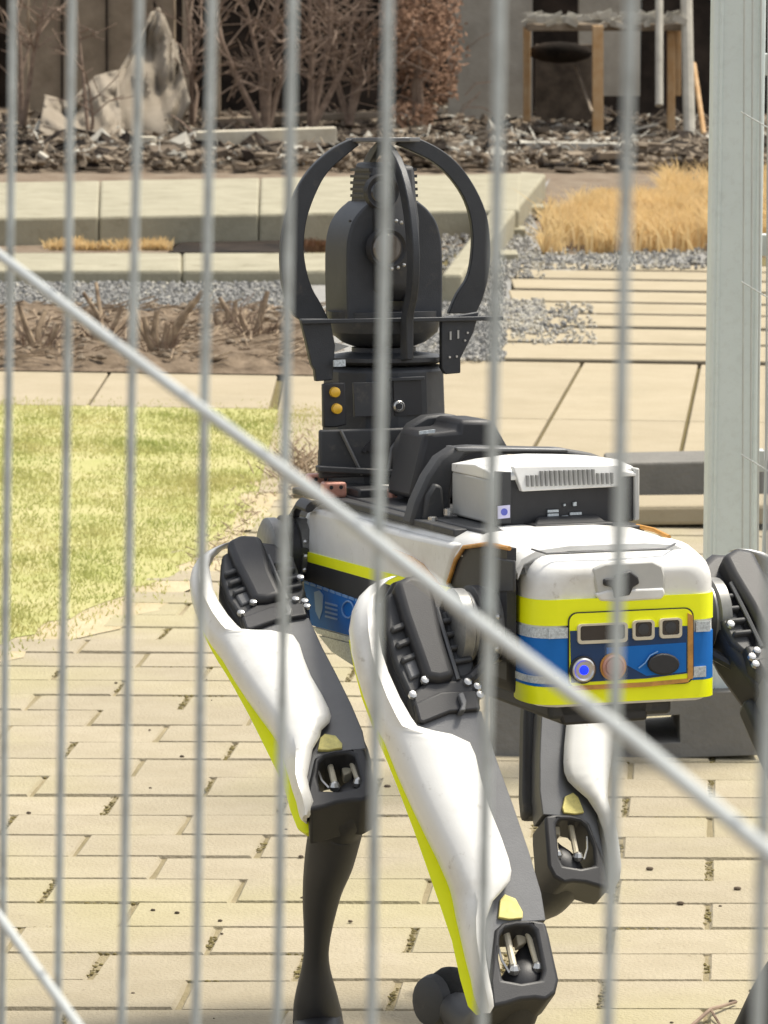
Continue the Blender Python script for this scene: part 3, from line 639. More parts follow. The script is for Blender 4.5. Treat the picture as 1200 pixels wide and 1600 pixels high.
def band(nm, z0, z1, m, off=.0016, x0=-1, x1=1, s0=None):
    # strip wrapping left side, rear face and right side
    half = [(wx, y) for y, wx in SECT[1:]]
    path = [(SX-x, y) for x, y in half[::-1]]+[(SX+x, y) for x, y in half]
    outp = []; n = len(path)
    for i, (x, y) in enumerate(path):
        a = path[max(i-1, 0)]; b = path[min(i+1, n-1)]; tx, ty = b[0]-a[0], b[1]-a[1]; l = math.hypot(tx, ty); outp.append((x+ty/l*off, y-tx/l*off, x-ty/l*.003, y+tx/l*.003))
    if s0: outp = outp[s0[0]:s0[1]]
    mb = MB(); rsx = [[W(o_[0], o_[1], z0), W(o_[0], o_[1], z1), W(o_[2], o_[3], z1), W(o_[2], o_[3], z0)] for o_ in outp]; mb.rings(rsx)
    return mb.build(nm, m, shell, ang=40)
band('yellow_band', .009, .040, YEL)
band('blue_band', -.064, -.006, BLUE)
band('yellow_band', -.086, -.0645, YEL, x0=-1)
band('silver_band', -.006, .0065, SILV, .0022, s0=(0, 8))
for x0_, x1_ in ((856, 890), (1086, 1108)):
    MB().prism([W(loc(x0_, 992, 1, 0)[0], -.0035, .0065), W(loc(x1_, 992, 1, 0)[0], -.0035, .0065), W(loc(x1_, 992, 1, 0)[0], -.0035, -.006), W(loc(x0_, 992, 1, 0)[0], -.0035, -.006)], RF*.002).build('silver_band', SILV, shell, smooth=False)
MB().prism([W(.096, -.0036, -.048), W(.114, -.0036, -.048), W(.114, -.0036, -.061), W(.096, -.0036, -.061)], RF*.002).build('silver_band', SILV, shell, smooth=False)
band('silver_band', -.0605, -.052, SILV, .0024, s0=(0, 8))
def face(nm, pts, m, y0, d, par, bevel=0, seg=2): return MB().prism(lc(pts, 1, y0), RF*d).build(nm, m, par, bevel=bevel, seg=seg, smooth=bool(bevel))
def rrect(x0, y0, x1, y1, r, sk=-.045, n=5):
    out = []
    for (cx, cy, a0) in ((x1-r, y0+r, -90), (x1-r, y1-r, 0), (x0+r, y1-r, 90), (x0+r, y0+r, 180)):
        for k in range(n+1): a = math.radians(a0+k*90/n); X = cx+r*math.cos(a); out.append((X, cy+r*math.sin(a)+sk*(X-(x0+x1)/2)))
    return out
# camera window assembly on the rear face
face('window_border', rrect(888, 953, 1084, 1072, 14), BLACK, -.0045, .006, shell)
face('window_film', rrect(890, 955, 1082, 1070, 13), YEL, -.0052, .003, shell)
face('navy_panel', [(891, 986), (1074, 978), (1074, 1052), (1010, 1060), (893, 1067)], NAVY, -.0062, .003, shell)
face('blue_tape_patch', [(948, 1012), (1072, 1004), (1072, 1050), (1010, 1056), (948, 1022)], BLUE, -.0067, .003, shell)
face('amber_edge', [(1075, 958), (1083, 962), (1083, 1060), (1075, 1062)], ORNG, -.0066, .003, shell)
face('amber_edge', [(893, 1072), (1010, 1066), (1076, 1060), (1076, 1066), (1010, 1073), (893, 1079)], ORNG, -.0060, .003, shell)
for (x0, y0, x1, y1) in ((903, 974, 981, 1005), (989, 969, 1023, 1000), (1031, 966, 1066, 997)):
    a = rrect(x0, y0, x1, y1, 6); b = rrect(x0+4, y0+3, x1-4, y1-5, 4)
    fr = MB().holed(lc(a, 1, -.009), lc(b, 1, -.009), RF*.004).build('camera_frame', CREAMR if x0 > 0 else ORNG, shell, smooth=False)
    MB().prism(lc(b, 1, -.0072), RF*.002).build('camera_glass', GLASS, fr, smooth=False) if False else MB().prism(lc(b, 1, -.0072), RF*.002).build('camera_glass', GLASS, shell, smooth=False)
    if x0 > 950:
        cx, cy = (x0+x1)/2, (y0+y1)/2-1
        MB().lathe(onl(cx, cy, 1, -.0085), RF, [(0, .003), (.0005, .007), (.002, .008)], 18).build('camera_lens', DGREY, shell)
for (cx, cy, m) in ((912, 1047, LEDM), (959, 1042, REDB)):
    c = onl(cx, cy, 1, -.0095)
    bt = MB().lathe(c, RF, [(-.001, .0105), (-.0025, .0125), (-.001, .0145), (.004, .0148)], 28).build('button', STEEL if m is LEDM else COPR, shell)
    MB().lathe(c, RF, [(-.0032, .0045 if m is LEDM else .009), (-.0028, .0055 if m is LEDM else .0100), (0, .006 if m is LEDM else .0105)], 20).build('button_cap', m, shell)
    MB().lathe(c, RF, [(.001, .0168), (.002, .0168), (.004, .0168)], 28).build('button_surround', ORNG if m is REDB else BLACK, shell)
pp = [(1038+25*math.cos(math.radians(a)), 1038+17*math.sin(math.radians(a))) for a in range(0, 360, 24)]
face('port_cover', pp, BLACK, -.011, .006, shell, .002)
MB().tube(lc([(998, 1044), (1008, 1036), (1016, 1024), (1028, 1018)], 1, -.0095), .0009, 5).build('printed_ring', PALE, shell)
# handle recess on the top of the rear face
face('handle_recess', [(926, 889), (945, 880), (1020, 876), (1036, 884), (1040, 900), (1040, 925), (1034, 935), (968, 939), (940, 937), (932, 925)], LGREY, -.002, .01, shell, .003)
face('connector', [(944, 905), (962, 904), (962, 898), (985, 892), (998, 902), (1000, 912), (990, 918), (985, 930), (960, 935), (958, 918), (944, 915)], BLACK, -.006, .008, shell, .002)
face('recess_lip', [(930, 928), (950, 922), (1038, 918), (1041, 928), (1034, 937), (968, 941), (938, 940)], WHITE, -.004, .008, shell, .003)
MB().prism(lc([(868, 1098), (1015, 1092), (1012, 1126), (880, 1134)], 1, .02), RF*.09).build('underside_block', BLACK, robot, bevel=.004)
# payload box
bx0, bx1, by0, by1, bz0, bz1 = -.067, .123, .235, .39, .106, .178
VENTG = mat('vent_shadow_grey', (0.26, 0.26, 0.25), 0.6)
box_ = MB().rbox(bx0+.002, bx1-.002, by0+.003, by1, bz0, bz1-.006).build('payload_box', BLACK, robot, bevel=.003)
MB().rbox(bx0-.002, bx0+.004, by0+.012, by1+.002, bz0+.002, bz1-.014).build('box_side', LGREY, box_, bevel=.003)
MB().rbox(bx1-.004, bx1+.003, by0-.002, by1+.002, bz0+.002, bz1-.004).build('box_side', LGREY, box_, bevel=.002)
lid = MB(); rs = []
for y, zt in ((by0-.002, bz1-.002), (by0+.02, bz1+.006), (by0+.07, bz1+.011), (by1, bz1+.006)):
    rs.append([W(x, y, zt+dz-(.010*(abs(x-.03)/.1)**2)) for x in (bx0-.003, bx0+.03, -.0, .03, .07, bx1-.03, bx1+.002) for dz in (0,)]+[W(x, y, bz1-.014) for x in (bx1+.002, bx1-.03, .07, .03, 0, bx0+.03, bx0-.003)])
lid.rings(rs); lidp = lid.build('box_lid', WHITE, box_, bevel=.003)
fy = by0-.004
MB().prism([W(-.046, fy, bz1+.003), W(.102, fy, bz1+.001), W(.095, fy-.006, bz1-.026), W(-.036, fy-.006, bz1-.028)], RF*.012).build('vent_panel', WHITE, box_, bevel=.0015)
for q in range(19):
    x = -.030+q*.0063; h = bz1-.012+(.008 if 3 < q < 13 else .004)
    MB().rbox(x, x+.0026, fy-.0075, fy+.002, bz1-.022, bz1-(.003 if 2 < q < 15 else .008)).build('vent_slot', VENTG, box_, smooth=False)
MB().prism([W(-.070, fy+.001, bz1-.002), W(-.048, fy+.001, bz1-.0035), W(-.048, fy+.001, bz0+.004), W(-.070, fy+.001, bz0+.004)], RF*.004).build('box_corner', DGREY, box_, bevel=.001)
face('label_sticker', [(778, 791), (797, 789), (797, 809), (778, 811)], mat('sticker_lilac', (.62, .60, .80), .5), by0-.0055, .002, box_)
MB().lathe(onl(788, 800, 1, by0-.0062), RF, [(0, .0045), (.0008, .0045)], 16).build('sticker_emblem', mat('sticker_blue', (.10, .12, .5), .5), box_)
for (x, y, w_, h) in ((856, 797, 17, 4), (856, 803, 17, 4), (879, 806, 9, 4), (891, 801, 18, 4), (896, 785, 5, 6), (881, 788, 3, 3)):
    face('port', [(x, y), (x+w_, y-.8), (x+w_, y-.8+h), (x, y+h)], SILV, by0-.0015, .003, box_)
MB().prism([W(-.026, by0-.028, .107), W(.075, by0-.028, .107), W(.066, by0-.005, .117), W(-.012, by0-.005, .117)], RF*.01-RU*.002).build('cable_cover', DGREY, box_, bevel=.002)
MB().rbox(-.028, .078, by0-.034, by0+.01, .104, .110).build('cable_plate', BLACK, box_, bevel=.002)
# dark base rails on the back
MB().rbox(-.10, .115, .19, .93, .098, .106).build('back_rail', DGREY, robot, bevel=.002)
MB().rbox(-.118, -.09, .25, .92, .094, .1035).build('back_rail', DGREY, robot, bevel=.002)
# arch bracket behind the box
ya = .40
ar = lc([(640, 822), (650, 785), (668, 745), (688, 715), (712, 699), (740, 697), (885, 701), (925, 708), (985, 730), (985, 760), (915, 722), (880, 713), (745, 708), (728, 712), (712, 735), (706, 770), (704, 822)], 1, ya)
arch = MB().prism(ar, RF*.035).build('arch_bracket', DGREY, robot, bevel=.005)
MB().prism(lc([(712, 699), (885, 701), (890, 706), (716, 706)], 1, ya-.003), RF*.041).build('arch_top_bar', GREY, arch, bevel=.002)
MB().prism(lc([(662, 815), (668, 775), (680, 755), (692, 760), (696, 815)], 1, ya-.012), RF*.014).build('arch_gusset', DGREY, arch, bevel=.004)
for (x, y) in ((676, 813), (722, 826), (700, 800)): MB().lathe(onl(x, y, 1, ya-.03), RU, [(-.004, .006), (.004, .006), (.005, .004)], 10).build('bolt', STEEL, robot)
# device with rounded hood behind (right of mast)
MB().prism(lc([(640, 780), (655, 715), (664, 676), (716, 672), (718, 656), (772, 656), (780, 672), (795, 698), (800, 780)], 1, .56), RF*.10).build('rear_unit', BLACK, robot, bevel=.008)
sp = MB().prism(lc([(622, 706), (628, 688), (645, 663), (668, 650), (700, 647), (716, 649), (718, 664), (700, 668), (682, 672), (660, 690), (652, 740), (640, 790), (628, 790)], 1, .66), RF*.03).build('cable_guide', DGREY, robot, bevel=.004)
face('white_label', [(656, 674), (680, 671), (680, 676), (656, 679)], SILV, .557, .004, robot)
# mast
YM = .85
def zt(py): return loc(600, py, 1, YM)[2]
def MC(z): return W(-.004, YM, z)
oct_ = MB(); ref = (RR+RF*.45).normalized()
mast = MB().lathe(MC(0), RU, [(zt(752), .094), (zt(748), .096), (zt(700), .095), (zt(696), .089), (zt(590), .086), (zt(576), .086), (zt(570), .080)], 12, ref).build('mast', MASTM, robot, bevel=.002, ang=25)
MB().lathe(MC(0), RU, [(zt(568), .074), (zt(562), .088), (zt(556), .088), (zt(549), .045), (zt(542), .045)], 32).build('mast_cap', MASTM, mast)
face('ribbed_plate', [(500, 748), (500, 672), (655, 668), (655, 742)], DGREY, YM-.102, .01, mast, .003)
MB().tube([onl(x, y, 1, YM-.106) for x, y in ((532, 672), (566, 742))], .0025, 6).build('rib', GREY, mast)
MB().tube([onl(x, y, 1, YM-.106) for x, y in ((632, 675), (612, 700), (606, 742))], .0025, 6).build('rib', GREY, mast)
MB().prism(lc([(498, 728), (655, 736), (655, 746), (498, 738)], 1, YM-.112), RF*.016).build('flange', DGREY, mast, bevel=.002)
for q in range(3): face('logo_stroke', [(566+q*8, 706-q*2), (572+q*8, 696-q*3), (582+q*5, 686), (584+q*5, 690), (576+q*7, 700-q), (571+q*7, 708-q)], BLACK, YM-.1055, .004, mast)
face('side_plate', [(505, 600), (520, 598), (540, 598), (542, 664), (524, 668), (506, 668)], BLACK, YM-.088, .01, mast, .002)
for (x, y) in ((525, 613), (528, 639)):
    MB().lathe(onl(x, y, 1, YM-.095), RF, [(0, .004), (.001, .0068), (.008, .0075)], 18, ref=RU).build('amber_reflector', AMB, mast)
face('camera_recess', [(615, 595), (658, 594), (660, 648), (617, 650)], BLACK, YM-.0885, .006, mast)
face('recess_frame', [(610, 590), (664, 588), (664, 594), (610, 596)], MASTM, YM-.092, .006, mast, .001)
l_ = MB().lathe(onl(624, 635, 1, YM-.096), RF, [(0, .0055), (-.002, .0065), (0, .0082), (.006, .0082)], 20).build('mast_lens', STEEL, mast)
MB().lathe(onl(624, 635, 1, YM-.0985), RF, [(0, .0045), (.003, .0045)], 16).build('lens_glass', GLASS, mast)
face('panel_detail', [(552, 598), (596, 597), (597, 650), (554, 652)], DGREY, YM-.089, .005, mast, .001)
face('white_label', [(522, 563), (540, 562), (540, 572), (533, 573), (522, 573)], SILV, YM-.094, .005, mast)
# cage brackets and bars
cage = MB().prism([MC(zt(493))+RR*x+RF*(y) for x, y in ((-.148, -.088), (.146, -.088), (.146, -.078), (-.148, -.078))], RU*-.006).build('cage', MASTM, robot, bevel=.001)
def crv(pts, n=4):
    out = []; P_ = [pts[0]]+list(pts)+[pts[-1]]
    for i in range(1, len(P_)-2):
        for k in range(n):
            t = k/n; out.append(tuple(.5*(2*P_[i][c]+(P_[i+1][c]-P_[i-1][c])*t+(2*P_[i-1][c]-5*P_[i][c]+4*P_[i+1][c]-P_[i+2][c])*t*t+(-P_[i-1][c]+3*P_[i][c]-3*P_[i+1][c]+P_[i+2][c])*t**3) for c in range(len(P_[0]))))
    return out+[pts[-1]]
def yp(pts, y=YM, d=.011): return MB().prism(lc(pts, 1, y-d/2), RF*d)
yp([(470, 498), (478, 530), (487, 570), (492, 578), (494, 596), (520, 594), (524, 540), (516, 498)], YM-.075).build('cage_bracket', MASTM, cage, bevel=.0015)
bk = [(690, 497), (749, 487), (740, 520), (720, 560), (720, 583), (696, 585), (690, 575)]
yp(bk, YM-.075).build('cage_bracket', MASTM, cage, bevel=.0015)
for (x, y) in ((703, 518), (715, 516)): face('bracket_slot', [(x, y), (x+2.5, y), (x+2.5, y+13), (x, y+13)], LGREY, YM-.0825, .003, cage)
for (x, y) in ((731, 520), (727, 532), (703, 558), (714, 557)): MB().lathe(onl(x, y, 1, YM-.083), RF, [(0, .0016), (.003, .0018)], 8).build('bracket_screw', STEEL, cage)
face('fin_plate', [(523, 535), (546, 541), (523, 550)], LGREY, YM-.06, .004, mast); face('fin_plate', [(683, 497), (695, 495), (692, 568), (684, 566)], LGREY, YM-.03, .004, mast) if False else None
arcL_o = [(548, 217), (520, 232), (490, 258), (466, 292), (449, 335), (440, 380), (440, 425), (446, 460), (458, 490), (470, 500)]
arcL_i = [(562, 226), (540, 244), (512, 270), (494, 302), (480, 342), (475, 385), (479, 420), (488, 450), (502, 475), (514, 500)]
yp(crv(arcL_o)+crv(arcL_i)[::-1]).build('cage_arc', MASTM, cage, bevel=.0015)
arcR_o = [(632, 214), (656, 217), (690, 234), (720, 260), (745, 297), (762, 340), (767, 390), (764, 430), (755, 465), (744, 490)]
arcR_i = [(620, 226), (645, 237), (678, 254), (706, 280), (728, 315), (738, 355), (738, 395), (731, 432), (714, 460), (701, 490)]
yp(crv(arcR_o)+crv(arcR_i)[::-1]).build('cage_arc', MASTM, cage, bevel=.0015)
for sg in (-1, 1):                                     # arcs in the mast's fore and aft plane
    oo = []; ii = []
    for x, y in ((604, 222), (614, 232), (623, 247), (631, 266), (637, 287), (642, 310), (646, 335), (649, 362), (651, 390), (651, 420), (650, 445), (647, 468), (643, 486), (641, 502), (641, 530), (641, 562)):
        l = loc(x, y, 0, -.004); d_ = YM-l[1]; oo.append(W(-.009, YM+sg*d_, l[2])); ii.append(W(-.009, YM+sg*max(.008, d_-.028), l[2]-.003))
    MB().prism(oo+ii[::-1], RR*.010).build('cage_arc', MASTM, cage, bevel=.0015)
MB().prism([MC(zt(222))+RR*a*.047+RF*b*.047 for a, b in ((-1, -.5), (-.5, -1), (.5, -1), (1, -.5), (1, .5), (.5, 1), (-.5, 1), (-1, .5))], RU*.006).build('cage_top_plate', GREY, cage, bevel=.001)
# pan tilt camera head
hd = MB().lathe(MC(0), RU, [(zt(540), .044), (zt(534), .058), (zt(518), .076), (zt(505), .0785), (zt(485), .079)], 36).build('camera_head', MASTM, robot)
armo = [(507, 500), (506, 430), (507, 385), (511, 362), (519, 343), (532, 328), (545, 318), (553, 314), (561, 322), (569, 345), (574, 380), (576, 500)]
for flip in (0, 1):
    pts = []
    for x, y in crv(armo, 3):
        xl = (x-594.5)/175*.139
        pts.append(W(-.004+(xl if not flip else -xl), YM-.050, zt(y)))
    MB().prism(pts, RF*.10).build('head_arm', MASTM, hd, bevel=.018, seg=5)
prof = []
for k in range(15):
    a = math.radians(-130+k*20); prof.append((.058*math.cos(a), .062*math.sin(a)))
cen = zt(392)
cu = MB(); cu.prism([W(-.036, YM-.004+x, cen+z) for x, z in [(-.055, -.05), (-.062, -.01), (-.060, .045), (-.048, .075), (-.040, .118), (.03, .124), (.045, .10), (.058, .05), (.06, -.02), (.045, -.06), (-.03, -.07)]], RR*.064)
cu.build('camera_unit', DGREY, hd, bevel=.006, seg=3)
for q in range(6): MB().rbox(-.039, .031, YM-.048+.001*q, YM+.04, cen+.066+q*.009, cen+.070+q*.009).build('cooling_fin', BLACK, hd, smooth=False)
MB().lathe(onl(598, 300, 1, YM-.062), RF, [(0, .020), (-.002, .023), (.01, .025)], 28).build('upper_lens', BLACK, hd)
MB().lathe(onl(598, 300, 1, YM-.0635), RF, [(0, .015), (.002, .017)], 24).build('lens_glass', GLASS, hd)
TANR = mat('tan_reflecting_window', (.15, .13, .11), .15, coat=1.0, var=.25, scale=30)
MB().lathe(onl(606, 388, 1, YM-.074), RF, [(0, .022), (-.003, .026), (.012, .028)], 32).build('main_lens_ring', BLACK, hd)
MB().lathe(onl(606, 388, 1, YM-.0775), RF, [(0, .018), (.003, .021)], 28).build('lens_glass', TANR, hd)
for (x, y) in ((619, 345), (627, 348), (634, 346), (612, 420), (622, 418), (631, 414)): MB().ball(onl(x, y, 1, YM-.077), .0028, 6).build('bolt', STEEL, hd)
MB().ball(onl(547, 345, 1, YM-.057), .0022, 6).build('screw', BLACK, hd)
# copper clamps under the mast
for (x, y, v) in ((521, 765, .74), (622, 775, .69), (497, 752, .84)):
    c = onl(x, y, 1, v); cb = MB().box(c, (.016, .012, .011), AX).build('copper_clamp', COPR, robot, bevel=.004, seg=3)
    for dx in (-.007, .007): MB().lathe(c+RR*dx+RU*.004-RF*.0115, RF, [(-.001, .0028), (.002, .0028)], 10).build('clamp_bolt', BLACK, cb)
MB().rbox(-.095, .05, .69, .80, .104, .118).build('mast_foot_plate', BLACK, robot, bevel=.003)
MB().tube([W(-.06, .70, .118), W(.0, .69, .114), W(.02, .685, .112)], .005, 8).build('clamp_rod', STEEL, robot)
# cables
MB().tube([W(-.02, .74, .18), W(.03, .72, .20), W(.075, .66, .17), (W(.08, .6, .12))], .006, 8).build('cable', BLACK, robot)

# ---------------- legs: shapes designed on the near leg, then carried to the other three
HA = P(650, 985, 4.62); lenA = .436
def towards(H, wx, wy, L_, sign=-1):
    # depth of the pixel ray point at distance L_ from H, nearer to the camera
    best = None; Zh = (H-CAM).dot(fw)
    for k in range(4000):
        z = Zh-k*.00015; d = (P(wx, wy, z)-H).length
        if d >= L_: return P(wx, wy, z)
    return P(wx, wy, Zh-.3)
KA = P(812, 1477, 4.43); lenA = (KA-HA).length
def frame(H, K, mirror=False, twist=0, k=1.0):
    s = (K-H).normalized(); u = (RR-s*RR.dot(s)).normalized(); n = s.cross(u)
    a = math.radians(twist); u, n = u*math.cos(a)+n*math.sin(a), n*math.cos(a)-u*math.sin(a)
    return (H, -u*k if mirror else u*k, s, n)
FA = frame(HA, KA)
def LA(px, py, n):
    p = hit(px, py, FA[0]+FA[3]*n, FA[3]); d = p-FA[0]; return (d.dot(FA[1]), d.dot(FA[2]), n)
def place(fr, q): return fr[0]+fr[1]*q[0]+fr[2]*q[1]+fr[3]*q[2]
cover_rows = [(900, 613, 622), (906, 594, 608), (916, 577, 596), (932, 561, 587), (955, 550, 586), (985, 545, 591), (1020, 549, 597), (1050, 556, 607), (1090, 568, 625), (1120, 580, 642), (1134, 587, 652), (1141, 590, 676), (1147, 593, 706), (1160, 600, 734), (1180, 608, 743), (1215, 622, 751), (1260, 642, 764), (1310, 666, 784), (1342, 682, 795), (1360, 690, 799), (1376, 697, 797), (1392, 703, 785), (1408, 707, 770), (1435, 712, 760), (1465, 719, 757), (1500, 727, 760), (1530, 735, 765), (1555, 740, 770), (1572, 746, 772), (1583, 753, 766)]
def build_leg(fr, shin=None, which='', hipc=None, low=0):
    def T(pts, n): return [place(fr, LA(x, y, n)) for x, y in pts]
    nn = fr[3]
    def sl(name, pts, n0, n1, m, par, bevel=0, seg=2): return MB().prism(T(pts, n1), nn*(n0-n1)).build(name, m, par, bevel=bevel, seg=seg, smooth=bool(bevel))
    leg = sl('leg', [(600, 935), (615, 905), (650, 893), (688, 905), (712, 935), (728, 985), (745, 1050), (752, 1125), (745, 1150), (690, 1160), (640, 1120), (612, 1055), (600, 1010)], -.065, -.004, BLACK, robot, .012, 3)
    if which: leg['label'] = which
    # cover
    rs = []
    for (y, L_, R_) in cover_rows:
        if 1395 < y < 1560: R_ += low*(1 if y < 1500 else .5)
        w_ = R_-L_; te = min(1, max(.25, (y-892)/60.0), 1); tb_ = min(1, max(.3, (1592-y)/45.0)); te = min(te, tb_)
        g2 = (.014+.016*min(1, max(0, (y-930)/230.0)))*te; bk_ = -.058*te
        m1, m2, m3 = min(10, .2*w_), min(22, .42*w_), min(38, .62*w_); md = L_+max(m3+2, .64*w_)
        md = min(md, R_-3)
        prof = [(L_+2, bk_), (L_, bk_*.66), (L_+min(3, .06*w_), bk_*.3), (L_+m1, .000), (L_+m2, g2*.5), (L_+m3, g2*.85), (md, g2), (R_-min(6, .1*w_), g2*.93), (R_, g2*.75), (R_, g2*.75-.006)]
        inn = [(md, g2-.009), (L_+m3, g2*.85-.010), (L_+m2+1, g2*.5-.012), (L_+m1+2, -.010), (L_+min(8, .3*w_), bk_*.4), (L_+min(8, .3*w_), bk_*.95)]
        rs.append([place(fr, LA(x, y, n)) for x, n in prof+inn])
    MB().rings(rs).build('thigh_cover', WHITE, leg, ang=60)
    so1 = [(1000, 545, 549), (1040, 552, 556), (1090, 565, 569), (1130, 580, 586), (1158, 591, 600), (1190, 605, 614), (1230, 621, 632), (1296, 646, 662), (1350, 665, 688), (1419, 689, 713), (1470, 706, 726), (1530, 719, 740), (1572, 731, 748), (1586, 744, 755)]
    rs = []
    for y, a, b in so1: rs.append([place(fr, LA(x, y, n)) for x, n in ((a, -.050), (a, -.040), (b, -.036), (b+3, -.036), (b+3, -.050))])
    MB().rings(rs).build('yellow_strip', YEL, leg, ang=60)
    # motor cover strap, ribs, collar
    sl('motor_cover', [(617, 908), (640, 895), (672, 903), (682, 935), (693, 990), (714, 1055), (690, 1062), (666, 1058), (650, 1012), (632, 962)], -.03, .020, BLACK, leg, .009, 4)
    sl('motor_block', [(604, 930), (618, 920), (640, 985), (662, 1055), (658, 1080), (640, 1088), (618, 1040), (604, 985)], -.05, .002, DGREY, leg, .005)
    for k in range(3):
        x = 611+k*8; y = 978+k*24
        sl('rib', [(x, y), (x+22, y-9), (x+28, y-8), (x+30, y-2), (x+22, y+2), (x+4, y+9)], -.02, .010, DGREY, leg, .003)
    sl('grey_panel', [(630, 1032), (650, 1020), (663, 1052), (642, 1062)], -.02, .006, GREY, leg, .003)
    sl('rib_frame', [(690, 955), (718, 948), (742, 1040), (738, 1062), (716, 1058), (704, 1015)], -.05, .002, DGREY, leg, .004)
    for k in range(4):
        x = 690+k*6; y = 966+k*21; sl('rib', [(x, y), (x+30, y-5), (x+32, y+2), (x+3, y+7)], -.02, .010, DGREY, leg, .0025)
    MB().tube([place(fr, LA(x, y, .010)) for x, y in ((682, 950), (700, 1010), (716, 1062))], .0028, 6).build('rib', GREY, leg)
    sl('collar', [(640, 1084), (666, 1064), (712, 1060), (738, 1050), (752, 1085), (750, 1112), (705, 1112), (664, 1126), (655, 1132), (648, 1112)], -.06, .010, BLACK, leg, .010, 3)
    sl('collar_ring', [(648, 1098), (690, 1080), (745, 1078), (752, 1108), (704, 1112), (662, 1129), (655, 1126)], -.06, .015, BLACK, leg, .006, 3)
    sl('collar_loop', [(716, 1084), (724, 1080), (730, 1095), (728, 1110), (718, 1110), (722, 1100)], .0, .021, GREY, leg, .0015)
    for (x, y) in ((663, 1064), (644, 1087), (736, 1015), (730, 1067), (745, 1074), (749, 1087)):
        MB().lathe(place(fr, LA(x, y, .010)), nn, [(0, .0055), (.004, .0050), (.005, .003)], 8).build('bolt', STEEL, leg)
    # thigh frame and knee
    sl('thigh_frame', [(652, 1132), (664, 1122), (704, 1112), (752, 1110), (776, 1186), (801, 1255), (826, 1328), (846, 1395), (853, 1438), (822, 1440), (795, 1441), (781, 1450), (775, 1470), (774, 1500), (772, 1540), (774, 1572), (770, 1560), (763, 1520), (754, 1450), (722, 1345), (690, 1230)], -.035, .008, GREY, leg, .008, 3)
    sl('frame_back', [(672, 1150), (752, 1130), (800, 1270), (840, 1400), (848, 1440), (760, 1440), (735, 1400), (700, 1290)], -.062, -.030, DGREY, leg, .008)
    kn = MB().holed(T([(774, 1452), (786, 1441), (806, 1437), (836, 1437), (853, 1440), (859, 1462), (865, 1490), (874, 1530), (869, 1551), (853, 1563), (836, 1560), (815, 1562), (790, 1570), (771, 1574), (766, 1520)], .012),
                    T([(782, 1462), (790, 1450), (806, 1446), (828, 1446), (837, 1454), (842, 1480), (849, 1515), (846, 1530), (815, 1535), (786, 1530), (780, 1495)], .012), nn*-.062)
    kn.build('knee_housing', BLACK, leg, bevel=.008, seg=3)
    sl('sticker', [(779, 1433), (782, 1405), (789, 1397), (806, 1404), (817, 1424), (817, 1434), (796, 1436)], .008, .0125, YEL2, leg, .0008)
    for a, b in (((789, 1450), (803, 1512)), ((822, 1446), (840, 1508))):
        MB().tube([place(fr, LA(a[0], a[1], -.010)), place(fr, LA(b[0], b[1], -.002))], .0042, 8).build('linkage_rod', CREAMR, leg)
        MB().ball(place(fr, LA(b[0], b[1]+3, .0)), .0075, 8).build('rod_end', STEEL, leg)
    sl('linkage_block', [(804, 1446), (820, 1446), (824, 1472), (810, 1478)], -.03, -.014, CREAMR, leg, .002)
    MB().tube([place(fr, LA(x, y, .003)) for x, y in ((778, 1478), (784, 1500), (796, 1520))], .0016, 5).build('linkage_wire', STEEL, leg)
    # shin
    ks = [place(fr, LA(x, y, n)) for x, y, n in ((826, 1478, -.034), (820, 1512, -.032), (812, 1550, -.030))]
    if shin:
        path, rad, ft = shin
        pts = ks+path; rr_ = [.008, .020, .030]+rad
        q4 = crv([(p.x, p.y, p.z, r_) for p, r_ in zip(pts, rr_)], 6)
        MB().tube([V(q[:3]) for q in q4], [q[3] for q in q4], 16, flat=.95).build('shin', BLACK, leg, ang=60)
        MB().ball(ft, .038, 16, (.9, 1, 1.1)).build('foot', RUBBER, leg)
        fx_ = (V((-.75, -.6, .1))).normalized(); fc_ = MB().lathe(ft+fx_*.026, fx_, [(0, .034), (.010, .030), (.013, .022)], 20).build('foot_cap', DGREY, leg)
    if hipc:
        c = W(*hipc); sg = -1 if hipc[0] < 0 else 1; e = place(fr, (-.0, -.01, -.03))
        MB().lathe(W(sg*.118, hipc[1], hipc[2]), RR*sg, [(0, .046), (.018, .048), (.020, .043), (.040, .043), (.043, .047), (.056, .047), (.060, .040)], 28).build('hip_motor', ALU, leg)
        MB().lathe(W(sg*.140, hipc[1]-.0, hipc[2]), RR*sg, [(0, .050), (.012, .050), (.014, .046)], 28).build('hip_ring', BLACK, leg)
        for k in range(9):
            a = math.radians(160+k*25); MB().ball(W(sg*.132, hipc[1]+.046*math.cos(a), hipc[2]+.046*math.sin(a)), .004, 6).build('hip_bolt', STEEL, leg)
        MB().tube([W(sg*.13, hipc[1]-.03, hipc[2]-.03), W(sg*.17, hipc[1]-.055, hipc[2]-.055), W(sg*.20, hipc[1]-.04, hipc[2]-.075)], .007, 8).build('hip_cable', BLACK, leg)
    return leg
zA = 4.43
shinA = ([P(775, 1610, 4.50), P(745, 1610, 4.62), P(715, 1580, 4.74)], [.036, .028, .024], P(703, 1562, 4.79))
build_leg(FA, shinA, 'rear leg nearest the camera, its foot lifted', (-.16, .10, .0))
HB = P(390, 898, 5.24); KB = towards(HB, 533, 1203, lenA); FB = frame(HB, KB, False, 9, 1.07)
zb = (KB-CAM).dot(fw)
fB = G(500, 1712, .034)
shinB = ([P(527, 1290, zb+.01), P(514, 1345, zb+.03), P(502, 1400, zb+.05), P(494, 1490, zb+.08), P(494, 1560, zb+.11), P(497, 1605, zb+.14), fB+Z0*.02], [.036, .034, .026, .0175, .030, .036, .036], fB)
build_leg(FB, shinB, 'front leg standing on the bricks, left in the photo', (-.16, .86, .02), 13)
